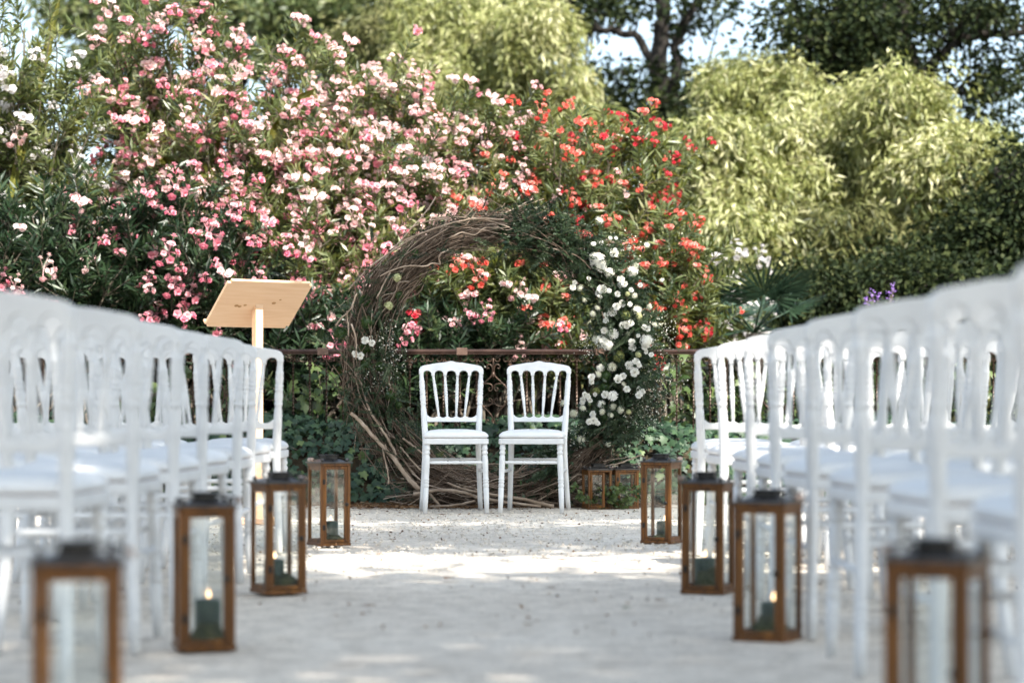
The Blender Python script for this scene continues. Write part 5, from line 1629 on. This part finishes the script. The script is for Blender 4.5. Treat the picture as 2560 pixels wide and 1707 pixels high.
tree('dark_leaved_tree', 'far grey-green tree filling the gap between the two dark trees', [
    ([G(1860, Y8), A(1862, 400, Y8), A(1870, 160, Y8)], 0.15, 0.06),
], [blob(1880, 230, Y8, 110, 80, 1.0), blob(1760, 280, Y8, 90, 70, 0.8), blob(2000, 250, Y8, 120, 90, 0.9)], 90, 90, 0.14, 0.08, 'tree_mid', 308, 'dark trees beyond the bamboo')


# far, uncountable wood behind everything
def far_wood():
    rng = np.random.default_rng(400)
    n = 60000
    x = rng.uniform(-22, 22, n)
    y = 58 + rng.normal(0, 2.0, n)
    top = 5.6 + 0.9 * np.sin(x * 0.55 + 1) + 0.6 * np.sin(x * 1.37) + 0.4 * np.sin(x * 3.1 + 2)
    z = top * rng.random(n) ** 0.8 + rng.normal(0, 0.15, n)
    P = np.stack([x, y, np.maximum(z, 0)], 1)
    V, Fc, r = leaves(P, rng.normal(size=(n, 3)), rng.uniform(0.2, 0.4, n), rng.uniform(0.12, 0.22, n), rng, 'quad')
    o = MB().add(V, Fc, r).build('far_wood', 'treeline')
    tag(o, 'far wood reading as one green mass behind the garden', 'wood', kind='stuff')
    n = 26000
    x = rng.uniform(-9, 9, n); y = 22.3 + rng.normal(0, 0.5, n)
    z = (1.6 + 0.25 * np.sin(x * 1.7) + 0.15 * np.sin(x * 4.3)) * rng.random(n) ** 0.7
    P = np.stack([x, y, np.maximum(z, 0)], 1)
    V, Fc, r = leaves(P, rng.normal(size=(n, 3)), rng.uniform(0.06, 0.12, n), rng.uniform(0.03, 0.06, n), rng, 'quad')
    o = MB().add(V, Fc, r).build('undergrowth', 'tree_dark')
    tag(o, 'dark undergrowth low behind the flowering hedge', 'undergrowth', kind='stuff')


far_wood()


def added_rear_hedge():  # hedge added out of view to keep light off the chair backs
    rng = np.random.default_rng(450)
    root = thing('added_hedge', 'tall dark hedge added unseen behind the camera to darken the chair backs', 'hedge', (0, -8.5, 0))
    n = 34000
    x = rng.uniform(-11, 11, n)
    y = rng.normal(0, 0.5, n)
    z = (5.2 + 0.5 * np.sin(x * 0.8) + 0.3 * np.sin(x * 2.3)) * rng.random(n) ** 0.9
    V, Fc, r = leaves(np.stack([x, y, z], 1), rng.normal(size=(n, 3)), rng.uniform(0.12, 0.22, n), rng.uniform(0.08, 0.14, n), rng, 'quad')
    MB().add(V, Fc, r).build('foliage', 'tree_dark', root)
    st = MB()
    for xx in np.linspace(-10.5, 10.5, 15):
        st.tube([(xx, 0, 0), (xx + 0.1, 0, 2.2), (xx, 0.1, 4.3)], [0.09, 0.07, 0.03], 7)
    st.build('stems', 'bark_dark', root)


added_rear_hedge()


# ------------------------------------------------------------------ fan palm, banana, violet bush
def fan_palm():
    rng = np.random.default_rng(500)
    b = at(1885, 1008, 20.4); b.z = 0.2
    root = thing('fan_palm', 'dark fan palm with pointed fronds above the right-hand chairs', 'palm', tuple(b))
    tr = MB().tube([(0, 0, 0), (0.02, 0, 0.6), (0, 0, 1.05)], [0.09, 0.08, 0.07], 9)
    tr.build('trunk', 'bark_dark', root)
    for i in range(15):
        a = rng.uniform(0, 6.28)
        el = rng.uniform(-0.25, 1.0)
        d = np.array([math.cos(a) * math.cos(el), math.sin(a) * math.cos(el) * 0.8, math.sin(el)])
        s = np.array([0, 0, 1.05]); e = s + d * rng.uniform(0.3, 0.5)
        mb = MB().tube([s, (s + e) / 2 + np.array([0, 0, 0.02]), e], 0.008, 5)
        side = unit(np.cross(d, np.array([0, 0, 1.0]) + rng.normal(0, 0.2, 3)))
        nb = 24
        t = np.linspace(-1.9, 1.9, nb)
        D = np.cos(t)[:, None] * d + np.sin(t)[:, None] * side + np.array([0, 0, -0.12])
        V, Fc, r = leaves(np.repeat(e[None], nb, 0), D, rng.uniform(0.36, 0.48, nb), 0.028, rng, 'kite', up=np.cross(side, d), upw=0.8, rnd=np.clip(rng.normal(0.4, 0.2, nb), 0, 1))
        mb.add(V, Fc, r)
        mb.build('frond', 'palm', root)


fan_palm()


def banana():
    rng = np.random.default_rng(510)
    def blade(root, pts, w, b):
        P = catmull(pts, 7) - np.array(b)
        n = len(P)
        T = unit(np.gradient(P, axis=0))
        S = unit(np.cross(T, np.array([0.25, -1.0, 0.1])))
        Nn = np.cross(S, T)
        Vv, Ff, rr = [], [], []
        for i in range(n):
            t = i / (n - 1)
            ww = w * (math.sin(math.pi * min(1, 0.06 + t * 0.94)) ** 0.55) * (1 if t < 0.98 else 0.2)
            for k, u in enumerate((-1, -0.5, 0, 0.5, 1)):
                tear = 1 + rng.uniform(-0.45, 0.06) * (abs(u) == 1)
                Vv.append(P[i] + S[i] * u * ww * tear + Nn[i] * (abs(u) ** 1.3 * ww * 0.75 + 0.012 * rng.normal()))
                rr.append(np.clip(0.5 + 0.2 * math.sin(i * 1.3) + rng.normal(0, 0.1), 0, 1))
        for i in range(n - 1):
            for k in range(4):
                a = i * 5 + k
                Ff += [(a, a + 1, a + 6), (a, a + 6, a + 5)]
        o = MB().add(Vv, Ff, np.array(rr)).build('blade', 'banana', root)
        MB().tube(P, np.linspace(0.018, 0.004, n), 6).build('midrib', 'banana', o)
    Yb = 18.9
    b = A(560, 1008, Yb); b = (b[0], b[1], 0.42)
    root = thing('banana_plant', 'banana plant with upright yellow-green blades among the pink oleander', 'banana plant', b)
    MB().tube([(0, 0.2, 0), (-0.02, 0.1, 0.7), (0, 0, 1.35)], [0.09, 0.08, 0.06], 10).build('stalk', 'banana', root)
    blade(root, [A(545, 640, Yb), A(530, 480, Yb - .1), A(540, 360, Yb - .15), A(556, 250, Yb - .2)], 0.07, b)
    blade(root, [A(580, 640, Yb), A(650, 430, Yb - .1), A(715, 290, Yb - .1), A(790, 220, Yb - .2)], 0.065, b)
    blade(root, [A(540, 660, Yb), A(470, 500, Yb - .1), A(430, 420, Yb - .25), A(395, 400, Yb - .4)], 0.09, b)
    blade(root, [A(545, 660, Yb), A(520, 520, Yb - .2), A(500, 440, Yb - .3), A(540, 440, Yb - .45)], 0.12, b)
    Yc = 17.9
    b = A(15, 1008, Yc); b = (b[0], b[1], 0.42)
    root = thing('banana_plant', 'banana plant with a yellowing blade at the left edge of the photo', 'banana plant', b)
    MB().tube([(0, 0.2, 0), (0.02, 0.1, 0.8), (0, 0, 1.6)], [0.09, 0.08, 0.06], 10).build('stalk', 'banana', root)
    blade(root, [A(-20, 560, Yc + .5), A(-5, 400, Yc + .7), A(10, 260, Yc + .8), A(30, 150, Yc + .7)], 0.06, b)
    blade(root, [A(10, 560, Yc), A(60, 350, Yc + .6), A(110, 150, Yc + .9), A(150, -10, Yc + 1.0)], 0.045, b)
    blade(root, [A(0, 560, Yc), A(-60, 420, Yc), A(-120, 300, Yc), A(-200, 280, Yc)], 0.1, b)


banana()


def violet_bush():
    rng = np.random.default_rng(520)
    b = A(2190, 1008, 19.5); b = (b[0], b[1], 0.3)
    root = thing('violet_bush', 'small bush with a few violet flower spikes just above the right-hand chairs', 'shrub', b)
    st, lf = MB(), MB()
    top = [A(2168, 752, 19.4), A(2182, 735, 19.4), A(2232, 722, 19.4), A(2195, 742, 19.5), A(2226, 738, 19.5)]
    LP = []
    for i in range(26):
        e = np.array(top[i] if i < 5 else (b[0] + rng.normal(0, 0.25), b[1] + rng.normal(0, 0.15), rng.uniform(0.8, 1.38))) - np.array(b)
        p = bez((rng.normal(0, .05), rng.normal(0, .05), 0), e * np.array([.6, .6, .6]), e, 8)
        st.tube(p, 0.005, 4)
        if i < 5:
            n = 22
            P = e + rng.normal(0, 1, (n, 3)) * np.array([0.014, 0.014, 0.025])
            V, Fc, r = leaves(P, rng.normal(size=(n, 3)), 0.02, 0.016, rng, 'quad')
            MB().add(V, Fc, r).build('flower_spike', 'fl_violet', root)
        LP.append(p[rng.integers(3, 7, 45)] + rng.normal(0, 0.05, (45, 3)))
    LP = np.concatenate(LP)
    V, Fc, r = leaves(LP, rng.normal(size=LP.shape), 0.08, 0.03, rng, 'kite')
    MB().add(V, Fc, r).build('foliage', 'oleander_dark', root)
    st.build('stems', 'bark_grey', root)


violet_bush()


# ------------------------------------------------------------------ litter and fallen leaves
def litter():
    rng = np.random.default_rng(600)
    n = 6600
    x = np.concatenate([rng.normal(-0.55, 0.35, 2400), rng.uniform(-1.1, 1.0, 1600), rng.uniform(-4, 4, 1200), rng.uniform(-2.2, 2.2, 1400)])
    y = np.concatenate([rng.normal(15.35, 0.16, 2400), rng.normal(15.45, 0.15, 1600), rng.normal(15.72, 0.05, 1200), 15.6 - 9 * rng.random(1400) ** 1.5])
    P = np.stack([x, y, rng.uniform(0.003, 0.02, n)], 1)
    D = rng.normal(size=(n, 3)) * np.array([1, 1, 0.2])
    sz = np.where(np.arange(n) < 5200, 1.0, 0.5)
    V, Fc, r = leaves(P, D, rng.uniform(0.012, 0.05, n) * sz, rng.uniform(0.003, 0.012, n), rng, 'quad')
    V[:, 2] = np.maximum(V[:, 2], 0.002)
    tag(MB().add(V, Fc, r).build('dry_leaf_litter', 'litter'), 'brown dry litter strewn thickest at the foot of the twig ring', 'litter', kind='stuff')
    # loose chippings over the gravel
    n = 16000
    yy = rng.uniform(9.5, 15.8, n)
    xx = rng.uniform(-2.4, 2.4, n)
    P = np.stack([xx, yy, np.full(n, 0.0)], 1)
    bm = bmesh.new(); bmesh.ops.create_icosphere(bm, subdivisions=1, radius=0.5)
    bm.verts.index_update()
    tv = np.array([tuple(v.co) for v in bm.verts]) * np.array([1, 0.8, 0.6]); tf = np.array([[v.index for v in f.verts] for f in bm.faces])
    bm.free()
    M = frames(rng.normal(size=(n, 3)) * np.array([1, 1, 0.1]), rng, up=(0, 0, 1), upw=0.9) * (0.004 + 0.016 * rng.random(n) ** 3)[:, None, None]
    V, Fc, r = scatter(tv, tf, P, M, rng.random(n))
    tag(MB().add(V, Fc, r).build('gravel_chippings', 'gravel'), 'pale loose chippings scattered over the gravel', 'gravel', kind='stuff')
    spots = [(130, 560, 'd', 1.5), (220, 650, 'd', .8), (580, 590, 'd', 1.0), (65, 945, 'd', 1.0), (660, 740, 'd', 1.4), (1260, 735, 'd', .8), (1400, 810, 'd', .8), (1970, 960, 'g', .9), (2210, 905, 'd', 1.0), (1600, 460, 'd', .9), (600, 265, 'd', 1.0), (1120, 1030, 'd', .7), (1480, 600, 'd', .8), (240, 450, 'd', 1.0), (1725, 240, 'd', 1.0), (1815, 270, 'd', .8), (2025, 245, 'g', 1.1), (120, 700, 'd', .8)]
    gs = {'d': ('dry_leaf', 'small dry brown leaf lying on the pale gravel aisle', 'dry leaves on the gravel'), 'g': ('green_leaf', 'small greenish leaf lying on the gravel towards the right-hand lanterns', 'green leaves on the gravel')}
    for (u, v, k, s) in spots:
        p = on_ground(900 + u * .340, 1200 + v * .340)
        l = 0.055 * s
        V, Fc, r = leaves(np.array([[0, -l / 2, 0.006]]), np.array([[0, 1.0, 0.05]]), l, l * 0.55, np.random.default_rng(int(u)), 'oval', up=(0, 0, 1), upw=1.0)
        o = MB().add(V, Fc, r).build('fallen_leaf', gs[k][0])
        o.location = (p.x, p.y, 0.004)
        o.rotation_euler = (0, 0, rng.uniform(0, 6.28))
        lab = gs[k][1]
        if k == 'g':
            lab = 'small greenish leaf on the gravel ' + ('before the short lanterns' if v < 500 else 'near the second nearest right-hand lantern')
        tag(o, lab, 'leaf', gs[k][2])


litter()


# ------------------------------------------------------------------ added trees out of view, crown lobes placed to shade the rows
def over(gx, gy, h, rx, ry, w, rz=0.9):
    """crown lobe whose shadow falls round the ground point (gx, gy)"""
    return ((gx + to_sun.x / to_sun.z * h, gy + to_sun.y / to_sun.z * h, h), (rx, ry, rz), w)


def shade_tree(label, foot, fork, blobs, n, seed):
    b = foot
    limbs = [([b, tuple(np.array(b) * 0.5 + np.array(fork) * 0.5), fork], 0.26, 0.16)]
    for c, rad, w in blobs:
        limbs.append(([fork, tuple(np.array(fork) * 0.45 + np.array(c) * 0.55 + np.array([0, 0, .3])), c], 0.12, 0.04))
    return tree('shade_tree', label, limbs, blobs, n, 70, 0.17, 0.13, 'shade_leaf', seed, 'tall trees shading the rows', clump_r=0.55)


shade_tree('tall tree out of view behind the right-hand rows, its crown shading them', (6.8, -1.5, 0), (6.4, -1.0, 5.0),
           [over(2.4, 3.0, 8.4, 1.9, 2.0, 1.0), over(0.6, 5.2, 8.4, 1.9, 2.0, 0.9), over(2.6, 6.6, 8.2, 1.8, 2.0, 1.0), over(2.7, 9.6, 8.2, 1.3, 1.3, 0.85), over(2.6, 11.7, 8.2, 1.2, 1.0, 0.6), over(0.3, 7.8, 8.3, 1.6, 1.5, 0.8)], 370, 701)
shade_tree('tall tree out of view behind the camera, its crown shading the aisle and left-hand rows', (-0.5, -5.5, 0), (0.2, -4.4, 5.0),
           [over(-2.4, 2.6, 8.4, 2.0, 2.2, 1.0), over(-0.2, 2.0, 8.4, 2.0, 2.2, 0.8), over(-2.4, 5.8, 8.2, 1.9, 2.2, 1.0), over(-2.2, 8.6, 8.2, 1.6, 1.5, 0.9), over(-2.2, 11.3, 8.2, 1.2, 1.1, 0.75), over(-0.6, 8.2, 8.2, 1.4, 1.0, 0.5)], 370, 702)
shade_tree('tall tree out of view to the right, its crown dappling the pair of chairs', (7.4, 7.0, 0), (6.6, 7.4, 5.0),
           [over(-0.5, 14.9, 8.2, 1.2, 0.6, 1.0, 0.6), over(0.8, 15.0, 8.2, 1.2, 0.6, 1.0, 0.6), over(-2.2, 16.6, 8.4, 1.3, 1.0, 0.5, 0.6), over(-0.1, 12.2, 8.2, 2.0, 1.3, 1.1, 0.5)], 205, 703)
